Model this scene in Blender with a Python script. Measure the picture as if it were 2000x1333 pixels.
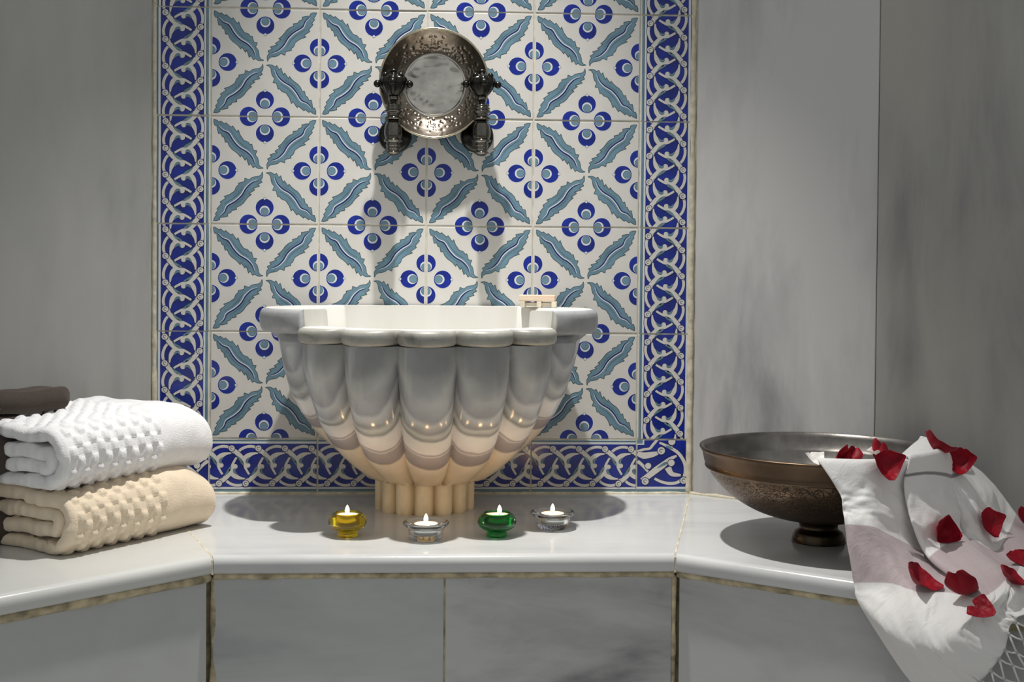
import bpy, bmesh, math, random
import numpy as np
from mathutils import Vector, Matrix, noise
from mathutils.geometry import tessellate_polygon
from mathutils.bvhtree import BVHTree

PI = math.pi
C = bpy.context.scene.collection
SC = bpy.context.scene
for o in list(bpy.data.objects):
    bpy.data.objects.remove(o)

# ------------------------------------------------------------------ camera
cam_d = bpy.data.cameras.new('camera')
cam = bpy.data.objects.new('camera', cam_d)
C.objects.link(cam)
cam_d.sensor_width = 36.0
cam_d.lens = 43.2
cam_d.shift_y = -0.046
cam_d.clip_start = 0.05
yaw, pitch, roll = 0.0466354, 0.0195129, -0.0080993
fwd = Vector((math.sin(yaw) * math.cos(pitch), math.cos(yaw) * math.cos(pitch), -math.sin(pitch)))
right = Vector((math.cos(yaw), -math.sin(yaw), 0))
down = fwd.cross(right)
r2 = right * math.cos(roll) + down * math.sin(roll)
d2 = -right * math.sin(roll) + down * math.cos(roll)
M = Matrix((r2, -d2, -fwd)).transposed().to_4x4()
M.translation = Vector((0.0540923, -2.306265, 0.422023))
cam.matrix_world = M
SC.camera = cam

# ------------------------------------------------------------------ world, lights, exposure
w = bpy.data.worlds.new('world')
SC.world = w
w.use_nodes = True
w.node_tree.nodes['Background'].inputs[0].default_value = (0.97, 0.985, 0.97, 1)
w.node_tree.nodes['Background'].inputs[1].default_value = 0.385


def spot(name, loc, target, power, size, blend, rad, col):
    l = bpy.data.lights.new(name, 'SPOT')
    l.energy = power
    l.spot_size = math.radians(size)
    l.spot_blend = blend
    l.shadow_soft_size = rad
    l.color = col
    o = bpy.data.objects.new(name, l)
    C.objects.link(o)
    o.location = loc
    d = Vector(target) - Vector(loc)
    o.rotation_euler = d.to_track_quat('-Z', 'Y').to_euler()
    return o


spot('ceiling_spot', (0.03, -0.42, 1.85), (0.03, -0.40, 0.0), 160, 66, 1.0, 0.022, (1.0, 0.97, 0.93))

SC.view_settings.view_transform = 'Standard'
SC.view_settings.look = 'None'
SC.view_settings.exposure = 0.0
SC.view_settings.gamma = 1.0
SC.view_settings.use_curve_mapping = False
SC.cycles.use_denoising = True
SC.cycles.max_bounces = 12
SC.cycles.transmission_bounces = 12
SC.cycles.sample_clamp_indirect = 4.0


# ------------------------------------------------------------------ helpers
def mesh_obj(name, verts, faces, mats, parent=None, smooth=True, midx=None, loc=None):
    me = bpy.data.meshes.new(name)
    me.from_pydata([tuple(v) for v in verts], [], faces)
    if not isinstance(mats, (list, tuple)):
        mats = [mats]
    for m in mats:
        me.materials.append(m)
    if midx is not None:
        me.polygons.foreach_set('material_index', midx)
    me.polygons.foreach_set('use_smooth', [smooth] * len(me.polygons))
    me.update()
    o = bpy.data.objects.new(name, me)
    C.objects.link(o)
    if parent:
        o.parent = parent
    if loc is not None:
        o.location = loc
    return o


def bm_obj(name, bm, mats, parent=None, smooth=True, loc=None):
    me = bpy.data.meshes.new(name)
    bmesh.ops.recalc_face_normals(bm, faces=bm.faces)
    bm.to_mesh(me)
    bm.free()
    if not isinstance(mats, (list, tuple)):
        mats = [mats]
    for m in mats:
        me.materials.append(m)
    me.polygons.foreach_set('use_smooth', [smooth] * len(me.polygons))
    me.update()
    o = bpy.data.objects.new(name, me)
    C.objects.link(o)
    if parent:
        o.parent = parent
    if loc is not None:
        o.location = loc
    return o


def empty(name, loc, label, cat, group=None, rz=0.0):
    o = bpy.data.objects.new(name, None)
    o.empty_display_size = 0.05
    C.objects.link(o)
    o.location = loc
    o.rotation_euler = (0, 0, rz)
    tag(o, label, cat, group)
    return o


def tag(o, label, cat, group=None):
    o['label'] = label
    o['category'] = cat
    if group:
        o['group'] = group
    return o


def copy_tree(o, parent=None):
    c = o.copy()
    C.objects.link(c)
    if parent:
        c.parent = parent
    for ch in list(o.children):
        copy_tree(ch, c)
    return c


def lathe_data(prof, seg=48, mod=None):
    """prof: list of (r, z). returns verts, faces (axis z, closed at r=0)."""
    V, F = [], []
    n = len(prof)
    for r, z in prof:
        for k in range(seg):
            a = 2 * PI * k / seg
            rr = r if mod is None else mod(r, z, a)
            V.append((rr * math.cos(a), rr * math.sin(a), z))
    for i in range(n - 1):
        for k in range(seg):
            k2 = (k + 1) % seg
            F.append((i * seg + k, i * seg + k2, (i + 1) * seg + k2, (i + 1) * seg + k))
    return V, F


def lathe(name, prof, mat, parent=None, seg=48, loc=None, mod=None):
    V, F = lathe_data(prof, seg, mod)
    bm = bmesh.new()
    vs = [bm.verts.new(v) for v in V]
    for f in F:
        bm.faces.new([vs[i] for i in f])
    bmesh.ops.remove_doubles(bm, verts=bm.verts, dist=1e-6)
    return bm_obj(name, bm, mat, parent, True, loc)


def smooth_prof(pts, n=6):
    """Catmull-Rom through profile points."""
    out = []
    P = [Vector(p) for p in pts]
    for i in range(len(P) - 1):
        p0 = P[max(i - 1, 0)]
        p1, p2 = P[i], P[i + 1]
        p3 = P[min(i + 2, len(P) - 1)]
        for k in range(n):
            t = k / n
            q = 0.5 * ((2 * p1) + (p2 - p0) * t + (2 * p0 - 5 * p1 + 4 * p2 - p3) * t * t + (3 * p1 - p0 - 3 * p2 + p3) * t ** 3)
            out.append(q)
    out.append(P[-1])
    return out


def tube_bm(bm, path, rad, seg=8, caps=True):
    P = [Vector(p) for p in path]
    R = rad if isinstance(rad, (list, tuple)) else [rad] * len(P)
    rings = []
    up = Vector((0.13, 0.2, 0.97)).normalized()
    for i, p in enumerate(P):
        t = (P[min(i + 1, len(P) - 1)] - P[max(i - 1, 0)]).normalized()
        a = t.cross(up)
        if a.length < 1e-4:
            a = t.cross(Vector((1, 0, 0)))
        a.normalize()
        b = t.cross(a).normalized()
        rings.append([bm.verts.new(p + (a * math.cos(2 * PI * k / seg) + b * math.sin(2 * PI * k / seg)) * R[i]) for k in range(seg)])
    for i in range(len(P) - 1):
        for k in range(seg):
            k2 = (k + 1) % seg
            bm.faces.new((rings[i][k], rings[i][k2], rings[i + 1][k2], rings[i + 1][k]))
    if caps:
        bm.faces.new(rings[0][::-1])
        bm.faces.new(rings[-1])


def ball_bm(bm, c, r, sx=1, sy=1, sz=1):
    g = bmesh.ops.create_icosphere(bm, subdivisions=3, radius=1.0)
    for v in g['verts']:
        v.co = Vector(c) + Vector((v.co.x * r * sx, v.co.y * r * sy, v.co.z * r * sz))


def bevel_box(bm, x0, x1, y0, y1, z0, z1, bev, seg=2):
    g = bmesh.ops.create_cube(bm, size=1.0)
    for v in g['verts']:
        v.co = Vector(((x0 + x1) / 2 + v.co.x * (x1 - x0), (y0 + y1) / 2 + v.co.y * (y1 - y0), (z0 + z1) / 2 + v.co.z * (z1 - z0)))
    if bev:
        es = list({e for v in g['verts'] for e in v.link_edges})
        bmesh.ops.bevel(bm, geom=es, offset=bev, segments=seg, affect='EDGES', profile=0.5)


# ------------------------------------------------------------------ materials
def nodes(name):
    m = bpy.data.materials.new(name)
    m.use_nodes = True
    nt = m.node_tree
    return m, nt, nt.nodes['Principled BSDF']


def N(nt, t, **kw):
    n = nt.nodes.new(t)
    for k, v in kw.items():
        if k.startswith('i_'):
            key = k[2:]
            key = int(key) if key.isdigit() else key.replace('_', ' ')
            n.inputs[key].default_value = v
        else:
            setattr(n, k, v)
    return n


def ramp(nt, stops):
    r = nt.nodes.new('ShaderNodeValToRGB')
    e = r.color_ramp.elements
    while len(e) < len(stops):
        e.new(0.5)
    for i, (p, c) in enumerate(stops):
        e[i].position = p
        e[i].color = (c[0], c[1], c[2], 1) if not isinstance(c, float) else (c, c, c, 1)
    return r


def simple(name, col, rough=0.5, metal=0.0, spec=0.5, noise_amt=0.0, noise_scale=40.0, bump=0.0, bump_scale=200.0, sheen=0.0):
    m, nt, b = nodes(name)
    b.inputs['Base Color'].default_value = (*col, 1)
    b.inputs['Roughness'].default_value = rough
    b.inputs['Metallic'].default_value = metal
    b.inputs['Specular IOR Level'].default_value = spec
    if sheen:
        b.inputs['Sheen Weight'].default_value = sheen
    tc = N(nt, 'ShaderNodeTexCoord')
    if noise_amt:
        nz = N(nt, 'ShaderNodeTexNoise', i_Scale=noise_scale, i_Detail=4.0)
        nt.links.new(tc.outputs['Object'], nz.inputs['Vector'])
        lo = tuple(c * (1 - noise_amt) for c in col)
        hi = tuple(min(1, c * (1 + noise_amt)) for c in col)
        r = ramp(nt, [(0.3, lo), (0.7, hi)])
        nt.links.new(nz.outputs['Fac'], r.inputs['Fac'])
        nt.links.new(r.outputs['Color'], b.inputs['Base Color'])
    if bump:
        nb = N(nt, 'ShaderNodeTexNoise', i_Scale=bump_scale, i_Detail=3.0)
        nt.links.new(tc.outputs['Object'], nb.inputs['Vector'])
        bp = N(nt, 'ShaderNodeBump', i_Strength=bump, i_Distance=0.002)
        nt.links.new(nb.outputs['Fac'], bp.inputs['Height'])
        nt.links.new(bp.outputs['Normal'], b.inputs['Normal'])
    return m


def marble(name, light, dark, stretch=(2.5, 2.5, 0.6), rot=(0, 0.12, 0), scale=1.6, rough=0.3, lo=0.42, hi=0.62, fine=0.25, offset=(0, 0, 0), spec=0.5, warm=None):
    m, nt, b = nodes(name)
    tc = N(nt, 'ShaderNodeTexCoord')
    mp = N(nt, 'ShaderNodeMapping')
    mp.inputs['Scale'].default_value = stretch
    mp.inputs['Rotation'].default_value = rot
    mp.inputs['Location'].default_value = offset
    nt.links.new(tc.outputs['Object'], mp.inputs['Vector'])
    n1 = N(nt, 'ShaderNodeTexNoise', i_Scale=scale, i_Detail=6.0, i_Roughness=0.55, i_Distortion=0.8)
    n2 = N(nt, 'ShaderNodeTexNoise', i_Scale=scale * 4.5, i_Detail=6.0, i_Roughness=0.6, i_Distortion=0.6)
    nt.links.new(mp.outputs['Vector'], n1.inputs['Vector'])
    nt.links.new(mp.outputs['Vector'], n2.inputs['Vector'])
    mx = N(nt, 'ShaderNodeMix', data_type='FLOAT', i_0=fine)
    nt.links.new(n1.outputs['Fac'], mx.inputs[2])
    nt.links.new(n2.outputs['Fac'], mx.inputs[3])
    mid = tuple(0.35 * d + 0.65 * l for d, l in zip(dark, light))
    r = ramp(nt, [(lo - 0.08, dark), (lo + 0.05, mid), (hi, light)])
    nt.links.new(mx.outputs[0], r.inputs['Fac'])
    col = r.outputs['Color']
    if warm:
        n3 = N(nt, 'ShaderNodeTexNoise', i_Scale=2.2, i_Detail=2.0)
        nt.links.new(tc.outputs['Object'], n3.inputs['Vector'])
        r3 = ramp(nt, [(0.52, 0.0), (0.72, 1.0)])
        nt.links.new(n3.outputs['Fac'], r3.inputs['Fac'])
        mc = N(nt, 'ShaderNodeMix', data_type='RGBA')
        nt.links.new(r3.outputs['Color'], mc.inputs[0])
        nt.links.new(col, mc.inputs[6])
        mc.inputs[7].default_value = (*warm, 1)
        col = mc.outputs[2]
    nt.links.new(col, b.inputs['Base Color'])
    b.inputs['Roughness'].default_value = rough
    b.inputs['Specular IOR Level'].default_value = spec
    nb = N(nt, 'ShaderNodeTexNoise', i_Scale=90.0, i_Detail=3.0)
    nt.links.new(tc.outputs['Object'], nb.inputs['Vector'])
    bp = N(nt, 'ShaderNodeBump', i_Strength=0.06, i_Distance=0.002)
    nt.links.new(nb.outputs['Fac'], bp.inputs['Height'])
    nt.links.new(bp.outputs['Normal'], b.inputs['Normal'])
    return m


M_wallL = marble('marble_wall_left', (0.46, 0.46, 0.445), (0.28, 0.285, 0.28), scale=1.1, rough=0.45, spec=0.3)
M_wallR = marble('marble_wall_right', (0.57, 0.57, 0.57), (0.25, 0.25, 0.265), rot=(0, 0.16, 0.2), scale=1.5, rough=0.45, lo=0.40, hi=0.56, offset=(1.3, 0.4, 0.7), spec=0.3)
M_wallR2 = marble('marble_wall_far', (0.43, 0.425, 0.405), (0.19, 0.19, 0.195), rot=(0, -0.16, 0.2), scale=1.3, rough=0.45, lo=0.40, hi=0.58, offset=(4.3, 2.4, 0.2), spec=0.3, warm=(0.42, 0.40, 0.35))
M_bench = marble('marble_bench', (0.64, 0.645, 0.63), (0.50, 0.51, 0.52), stretch=(1.2, 5, 5), rot=(0, 0, 0.1), scale=1.4, rough=0.16, lo=0.38, hi=0.56)
M_riser = [marble('marble_riser_a', (0.52, 0.535, 0.52), (0.44, 0.45, 0.44), stretch=(1.5, 1.5, 1.5), scale=1.6, rough=0.35, offset=(2, 1, 0)),
           marble('marble_riser_b', (0.51, 0.525, 0.52), (0.32, 0.33, 0.34), stretch=(1.3, 2, 4), rot=(0, -0.3, 0), scale=1.6, rough=0.35, lo=0.4, hi=0.6, offset=(5, 1, 3)),
           marble('marble_riser_c', (0.53, 0.535, 0.525), (0.19, 0.19, 0.20), stretch=(1.3, 2, 4), rot=(0, -0.45, 0), scale=1.5, rough=0.35, lo=0.38, hi=0.54, offset=(0.3, 4, 1)),
           marble('marble_riser_d', (0.52, 0.525, 0.515), (0.30, 0.30, 0.305), stretch=(1.5, 2, 4), rot=(0, -0.3, 0), scale=1.5, rough=0.35, lo=0.38, hi=0.56, offset=(7, 2, 5))]
M_grout = simple('grout_cream', (0.62, 0.57, 0.44), 0.8, noise_amt=0.25, noise_scale=60, bump=0.5, bump_scale=120)
M_grout_dirty = simple('grout_ochre', (0.47, 0.40, 0.26), 0.85, noise_amt=0.5, noise_scale=45, bump=0.8, bump_scale=90)
M_grout_tile = simple('grout_tile', (0.60, 0.575, 0.48), 0.8, noise_amt=0.2, noise_scale=50, bump=0.3)
M_floor = marble('marble_floor', (0.5, 0.5, 0.5), (0.4, 0.4, 0.4), rough=0.4)


def glaze(name, col, rough=0.13, amt=0.06):
    m, nt, b = nodes(name)
    tc = N(nt, 'ShaderNodeTexCoord')
    nz = N(nt, 'ShaderNodeTexNoise', i_Scale=28.0, i_Detail=4.0)
    nt.links.new(tc.outputs['Object'], nz.inputs['Vector'])
    r = ramp(nt, [(0.3, tuple(c * (1 - amt) for c in col)), (0.7, tuple(min(1, c * (1 + amt)) for c in col))])
    nt.links.new(nz.outputs['Fac'], r.inputs['Fac'])
    nt.links.new(r.outputs['Color'], b.inputs['Base Color'])
    b.inputs['Roughness'].default_value = rough
    nb = N(nt, 'ShaderNodeTexNoise', i_Scale=14.0, i_Detail=1.0)
    nt.links.new(tc.outputs['Object'], nb.inputs['Vector'])
    bp = N(nt, 'ShaderNodeBump', i_Strength=0.08, i_Distance=0.004)
    nt.links.new(nb.outputs['Fac'], bp.inputs['Height'])
    nt.links.new(bp.outputs['Normal'], b.inputs['Normal'])
    return m


G_white = glaze('glaze_white', (0.67, 0.655, 0.62), 0.2, 0.03)
G_blue = glaze('glaze_cobalt', (0.006, 0.020, 0.24), 0.2, 0.35)
G_teal = glaze('glaze_teal', (0.14, 0.25, 0.325), 0.2, 0.2)
G_pale = glaze('glaze_pale_blue', (0.66, 0.70, 0.74), 0.2, 0.04)
G_dark = glaze('glaze_outline', (0.035, 0.075, 0.085), 0.25, 0.3)
G_navy = glaze('glaze_navy', (0.008, 0.012, 0.13), 0.25, 0.2)
TM = [G_white, G_blue, G_teal, G_pale, G_dark, G_navy]
WHITE, BLUE, TEAL, PALE, DARK, NAVY = range(6)


# ------------------------------------------------------------------ tile prints (raised glaze, tile-local x right, z up, front -y)
def clip_poly(poly, w, h):
    def cut(P, f, inter):
        out = []
        for i in range(len(P)):
            a, b = P[i], P[(i + 1) % len(P)]
            fa, fb = f(a), f(b)
            if fa >= 0:
                out.append(a)
            if (fa >= 0) != (fb >= 0):
                t = fa / (fa - fb)
                out.append((a[0] + (b[0] - a[0]) * t, a[1] + (b[1] - a[1]) * t))
        return out
    for f in (lambda p: p[0], lambda p: w - p[0], lambda p: p[1], lambda p: h - p[1]):
        poly = cut(poly, f, None)
        if len(poly) < 3:
            return []
    return poly


class Print:
    def __init__(self, w, h):
        self.w, self.h, self.items = w, h, []

    def poly(self, pts, mat, layer):
        g_ = self.mg
        p = clip_poly([(q[0] - g_, q[1]) for q in pts], self.w - 2 * g_, self.h)
        p = [(q[0] + g_, q[1]) for q in p]
        if len(p) >= 3:
            self.items.append((p, mat, layer))

    mg = 0.0

    def disc(self, c, r, mat, layer, n=28):
        self.poly([(c[0] + r * math.cos(2 * PI * k / n), c[1] + r * math.sin(2 * PI * k / n)) for k in range(n)], mat, layer)

    def ring(self, c, r0, r1, a0, a1, mat, layer, n=14):
        for k in range(n):
            t0, t1 = a0 + (a1 - a0) * k / n, a0 + (a1 - a0) * (k + 1) / n
            self.poly([(c[0] + r0 * math.cos(t0), c[1] + r0 * math.sin(t0)), (c[0] + r1 * math.cos(t0), c[1] + r1 * math.sin(t0)),
                       (c[0] + r1 * math.cos(t1), c[1] + r1 * math.sin(t1)), (c[0] + r0 * math.cos(t1), c[1] + r0 * math.sin(t1))], mat, layer)

    def concave(self, pts, mat, layer):
        tris = tessellate_polygon([[Vector((p[0], p[1], 0)) for p in pts]])
        for t in tris:
            self.poly([pts[i] for i in t], mat, layer)

    def strip(self, pts, widths, mat, layer, sub=5):
        P = smooth_prof([(p[0], p[1], 0) for p in pts], sub) if sub > 1 else [Vector((p[0], p[1], 0)) for p in pts]
        n = len(P)
        L, Rr = [], []
        for i, p in enumerate(P):
            t = (P[min(i + 1, n - 1)] - P[max(i - 1, 0)]).normalized()
            nn = Vector((-t.y, t.x, 0))
            f = i / (n - 1) * (len(widths) - 1)
            k = min(int(f), len(widths) - 2)
            wd = widths[k] + (widths[k + 1] - widths[k]) * (f - k)
            L.append(p + nn * wd / 2)
            Rr.append(p - nn * wd / 2)
        for i in range(n - 1):
            self.poly([L[i].xy, L[i + 1].xy, Rr[i + 1].xy, Rr[i].xy], mat, layer)

    def mesh(self, name, base=WHITE, thick=0.008):
        bm = bmesh.new()
        bevel_box(bm, 0, self.w, 0, thick, 0, self.h, 0.0012, 2)
        for f in bm.faces:
            f.material_index = base
            f.smooth = False
        bmesh.ops.recalc_face_normals(bm, faces=bm.faces)
        for p, mat, layer in self.items:
            y = -0.00005 - 0.00006 * layer
            a = sum(p[i][0] * p[(i + 1) % len(p)][1] - p[(i + 1) % len(p)][0] * p[i][1] for i in range(len(p)))
            if abs(a) < 1e-10:
                continue
            if a < 0:
                p = p[::-1]
            vs = [bm.verts.new((q[0], y, q[1])) for q in p]
            f = bm.faces.new(vs)
            f.material_index = mat
        me = bpy.data.meshes.new(name)
        bm.to_mesh(me)
        bm.free()
        for m in TM:
            me.materials.append(m)
        return me


TS = 0.1972      # tile side
T = 0.2
LEAF = [(1220, 113), (1185, 112), (1150, 125), (1148, 148), (1110, 152), (1062, 163), (1066, 190), (1028, 205), (1020, 226), (965, 238), (972, 262),
        (925, 282), (890, 312), (868, 345), (842, 376), (806, 405), (832, 414), (770, 456), (795, 470), (716, 496), (738, 516), (690, 542), (706, 562),
        (686, 592), (682, 622), (688, 655), (700, 624), (726, 606), (765, 601), (800, 592), (832, 566), (878, 584), (882, 546), (950, 528), (942, 512),
        (972, 488), (990, 440), (1045, 402), (1105, 380), (1082, 364), (1148, 318), (1132, 302), (1182, 242), (1166, 232), (1200, 186), (1186, 176), (1206, 148)]
RIB = [(1150, 165), (1102, 212), (1072, 278), (985, 335), (918, 398), (868, 480), (805, 538), (735, 565)]


def to_n(p):
    return ((p[0] - 78) / 1167.0, 1.0 - (p[1] - 85) / 1170.0)


def rot90(p, k):
    x, y = p[0] - 0.5, p[1] - 0.5
    for _ in range(k):
        x, y = -y, x
    return (x + 0.5, y + 0.5)


def main_tile():
    P = Print(TS, TS)
    P.mg = 0.0017
    s = TS
    for k in range(4):
        L = [tuple(c * s for c in rot90(to_n(p), k)) for p in LEAF]
        c = Vector((sum(p[0] for p in L) / len(L), sum(p[1] for p in L) / len(L)))
        P.concave(L, TEAL, 1)
        for i in range(len(L)):
            P.strip([L[i], L[(i + 1) % len(L)]], [0.0011, 0.0011], DARK, 2, sub=1)
        Rb = [tuple(c * s for c in rot90(to_n(p), k)) for p in RIB]
        d = Vector((Rb[-1][0] - Rb[0][0], Rb[-1][1] - Rb[0][1])).normalized()
        nrm = Vector((-d.y, d.x)) * 0.0014
        P.strip([(q[0] - nrm.x, q[1] - nrm.y) for q in Rb], [0.0004, 0.0024, 0.0028, 0.0024, 0.0004], NAVY, 3)
        P.strip([(q[0] + nrm.x * 0.5, q[1] + nrm.y * 0.5) for q in Rb], [0.0006, 0.0018, 0.002, 0.0018, 0.0006], PALE, 4)
        # soft side veins
        P.strip([(q[0] - nrm.x * 4.2, q[1] - nrm.y * 4.2) for q in Rb[2:6]], [0.0003, 0.0008, 0.0003], G_IDX, 3)
        P.strip([(q[0] + nrm.x * 4.0, q[1] + nrm.y * 4.0) for q in Rb[2:6]], [0.0003, 0.0008, 0.0003], G_IDX, 3)
    mids = [((0.5, 1.0), (0, -1)), ((0.5, 0.0), (0, 1)), ((0.0, 0.5), (1, 0)), ((1.0, 0.5), (-1, 0))]
    for (mx, my), inw in mids:
        dirs = [inw, (inw[1], inw[0]), (-inw[1], -inw[0])]
        for d in dirs:
            on_edge = d != inw
            off = 0.151
            c = ((mx + d[0] * off) * s, (my + d[1] * off) * s)
            P.disc(c, 0.0885 * s, PALE, 1)
            P.disc(c, 0.084 * s, BLUE, 2)
            P.disc(((mx + d[0] * 0.121) * s, (my + d[1] * 0.121) * s), 0.047 * s, PALE, 3)
            P.disc(((mx + d[0] * 0.113) * s, (my + d[1] * 0.113) * s), 0.0375 * s, DARK, 4)
            P.disc(((mx + d[0] * 0.113) * s, (my + d[1] * 0.113) * s), 0.034 * s, TEAL, 5)
            if not on_edge:
                P.disc(((mx + d[0] * 0.236) * s, (my + d[1] * 0.236) * s), 0.0135 * s, DARK, 3, 14)
                P.disc(((mx + d[0] * 0.236) * s, (my + d[1] * 0.236) * s), 0.011 * s, PALE, 4, 14)
    return P.mesh('tile_flower')


G_IDX = DARK


def motif(P, f, y0, mirror):
    """one interlace motif; f maps border px -> tile metres. coordinates px in a 590x1205 tile."""
    u = 0.1 / 590.0

    def g(pts):
        return [f((590 - x if mirror else x), y + y0) for x, y in pts]

    def w(ws):
        return [a * u for a in ws]
    arc = [(146, 70), (108, 112), (84, 175), (82, 235), (100, 285), (126, 318)]
    P.strip(g(arc), w([40, 42, 42, 42, 42, 40]), NAVY, 2)
    P.strip(g(arc), w([28, 30, 30, 30, 30, 30]), WHITE, 3)
    stem = [(156, 296), (160, 245), (180, 190), (224, 150), (262, 140)]
    P.strip(g(stem), w([22, 40, 62, 84, 76]), NAVY, 4)
    P.strip(g(stem), w([12, 28, 54, 76, 56]), WHITE, 10)
    P.disc(g([(288, 182)])[0], 34 * u, NAVY, 4, 18)
    P.disc(g([(288, 182)])[0], 27 * u, WHITE, 10, 18)
    P.strip(g([(206, 204), (228, 176), (252, 172), (268, 196)]), w([8, 24, 26, 8]), TEAL, 11)
    P.strip(g([(198, 208), (224, 166), (262, 168)]), w([4, 5, 4]), DARK, 12)
    diag = [(108, -22), (136, 34), (184, 96), (240, 142), (300, 150), (348, 172), (388, 197)]
    P.strip(g(diag), w([58, 66, 60, 54, 40, 34, 32]), NAVY, 8)
    P.strip(g(diag), w([46, 54, 48, 42, 28, 24, 22]), WHITE, 9)
    P.strip(g([(186, 62), (222, 96), (262, 120), (290, 136)]), w([6, 24, 30, 6]), TEAL, 10)
    P.strip(g([(150, 20), (196, 60), (240, 86), (286, 118)]), w([4, 7, 7, 4]), DARK, 11)
    c = g([(102, 0)])[0]
    P.disc(c, 40 * u, NAVY, 12, 20)
    P.disc(c, 33 * u, WHITE, 13, 20)
    P.ring(c, 12 * u, 18 * u, 0.5, 5.2, DARK, 14, 12)


def border_tile(kind):
    u = 0.1 / 590.0
    if kind == 'bottom':
        W, H = TS, 0.1005

        def f(x, y):
            return (y / 1205.0 * TS, H - x / 590.0 * H)
        y0s = 245
    else:
        W, H = 0.0985, TS
        if kind == 'left':
            def f(x, y):
                return (x / 590.0 * W, H - y / 1205.0 * TS)
        else:
            def f(x, y):
                return (W - x / 590.0 * W, y / 1205.0 * TS)
        y0s = 58
    P = Print(W, H)

    def rect(x0, x1, m, l):
        P.poly([f(x0, -5), f(x1, -5), f(x1, 1210), f(x0, 1210)], m, l)
    rect(6, 24, TEAL, 1)
    rect(18, 25, DARK, 2)
    rect(26, 49, PALE, 1)
    rect(51, 526, BLUE, 1)
    rect(529, 549, PALE, 1)
    rect(552, 578, TEAL, 1)
    rect(550, 556, DARK, 2)
    for k in range(-2, 6):
        motif(P, f, y0s + 301.25 * k, False)
        motif(P, f, y0s + 150.6 + 301.25 * k + 8, True)
    return P.mesh('tile_border_' + kind)


def corner_tile(flip):
    W, H = 0.0985, 0.1005
    u = W / 375.0

    def f(p):
        x = (p[0] - 200) / 375.0 * W
        if flip:
            x = W - x
        return (x, H - (p[1] - 100) / 445.0 * H)
    P = Print(W, H)

    def rect(x0, y0, x1, y1, m, l):
        P.poly([f((x0, y0)), f((x1, y0)), f((x1, y1)), f((x0, y1))], m, l)
    rect(203, 103, 562, 494, BLUE, 1)
    rect(200, 494, 575, 512, PALE, 2)
    rect(200, 515, 575, 538, TEAL, 2)
    rect(556, 100, 566, 500, PALE, 2)
    rect(200, 100, 252, 142, PALE, 3)
    rect(200, 100, 240, 130, TEAL, 4)

    def s(pts, ws, l):
        P.strip([f(p) for p in pts], [(a + 9) * u for a in ws], NAVY, l)
        P.strip([f(p) for p in pts], [a * u for a in ws], WHITE, l + 1)
    s([(205, 196), (250, 180), (292, 172), (316, 140), (350, 92)], [18, 18, 18, 20, 20], 3)
    s([(330, 425), (380, 452), (440, 466), (500, 455), (540, 410), (560, 360)], [18, 20, 22, 22, 20, 18], 3)
    s([(205, 215), (250, 232), (310, 222), (352, 208), (380, 190)], [30, 46, 40, 24, 22], 5)
    s([(205, 280), (240, 312), (285, 372)], [26, 22, 16], 5)
    s([(362, 122), (430, 158), (500, 210), (545, 290), (552, 370), (535, 440)], [14, 22, 24, 24, 22, 22], 7)
    s([(452, 120), (440, 150)], [50, 30], 6)
    s([(425, 330), (455, 385), (520, 396)], [50, 34, 16], 7)
    s([(488, 232), (440, 262), (390, 310), (340, 352), (290, 398), (238, 442)], [14, 30, 44, 46, 42, 38], 9)
    P.strip([f((440, 285)), f((400, 300)), f((350, 335))], [4 * u, 22 * u, 6 * u], TEAL, 12)
    P.strip([f((460, 175)), f((430, 160)), f((408, 150))], [6 * u, 22 * u, 6 * u], TEAL, 12)
    for c, r in (((376, 190), 27), ((282, 318), 22), ((450, 292), 24), ((262, 448), 25), ((540, 440), 24), ((452, 112), 26)):
        P.disc(f(c), (r + 5) * u, NAVY, 11, 18)
        P.disc(f(c), r * u, WHITE, 13, 18)
    for c in ((376, 190), (262, 448), (540, 440)):
        P.ring(f(c), 9 * u, 14 * u, 0.4, 5.2, DARK, 14, 10)
    return P.mesh('tile_corner')


# ------------------------------------------------------------------ the setting
def struct(o):
    o['kind'] = 'structure'
    return o


ZT = 0.9035          # z of the uppermost full grout line; tile rows step down by T
bm = bmesh.new()
bevel_box(bm, -0.56, 0.56, 0.0014, 0.06, -0.45, 1.32, 0)
wall_back = struct(bm_obj('wall_back', bm, M_grout_tile, smooth=False))

me_main = main_tile()
me_left, me_right, me_bot = border_tile('left'), border_tile('right'), border_tile('bottom')
me_cr, me_cl = corner_tile(False), corner_tile(True)
rng = random.Random(4)


def put_tile(me, x, z):
    o = bpy.data.objects.new('tile', me)
    C.objects.link(o)
    o.parent = wall_back
    o.location = (x + rng.uniform(-0.0004, 0.0004), rng.uniform(-0.0003, 0.0003), z + rng.uniform(-0.0004, 0.0004))
    o.rotation_euler = (rng.uniform(-0.002, 0.002), rng.uniform(-0.002, 0.002), rng.uniform(-0.002, 0.002))


g = (T - TS) / 2
for j in range(-2, 4):
    z = ZT - (j + 1) * T + g
    for i in range(4):
        put_tile(me_main, -0.4 + i * T + g, z)
    put_tile(me_left, -0.5 + 0.0005, z)
    put_tile(me_right, 0.4 + 0.001, z)
for i in range(4):
    put_tile(me_bot, -0.4 + i * T + g, 0.0018)
put_tile(me_cl, -0.5 + 0.0005, 0.0018)
put_tile(me_cr, 0.4 + 0.001, 0.0018)

AL, AR = math.radians(43.2), math.radians(36.0)
dL = Vector((-math.cos(AL), -math.sin(AL), 0))
dR = Vector((math.cos(AR), -math.sin(AR), 0))
nL = Vector((math.sin(AL), -math.cos(AL), 0))       # towards the room
nR = Vector((-math.sin(AR), -math.cos(AR), 0))
pL0, pR0 = Vector((-0.503, 0, 0)), Vector((0.503, 0, 0))


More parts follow.
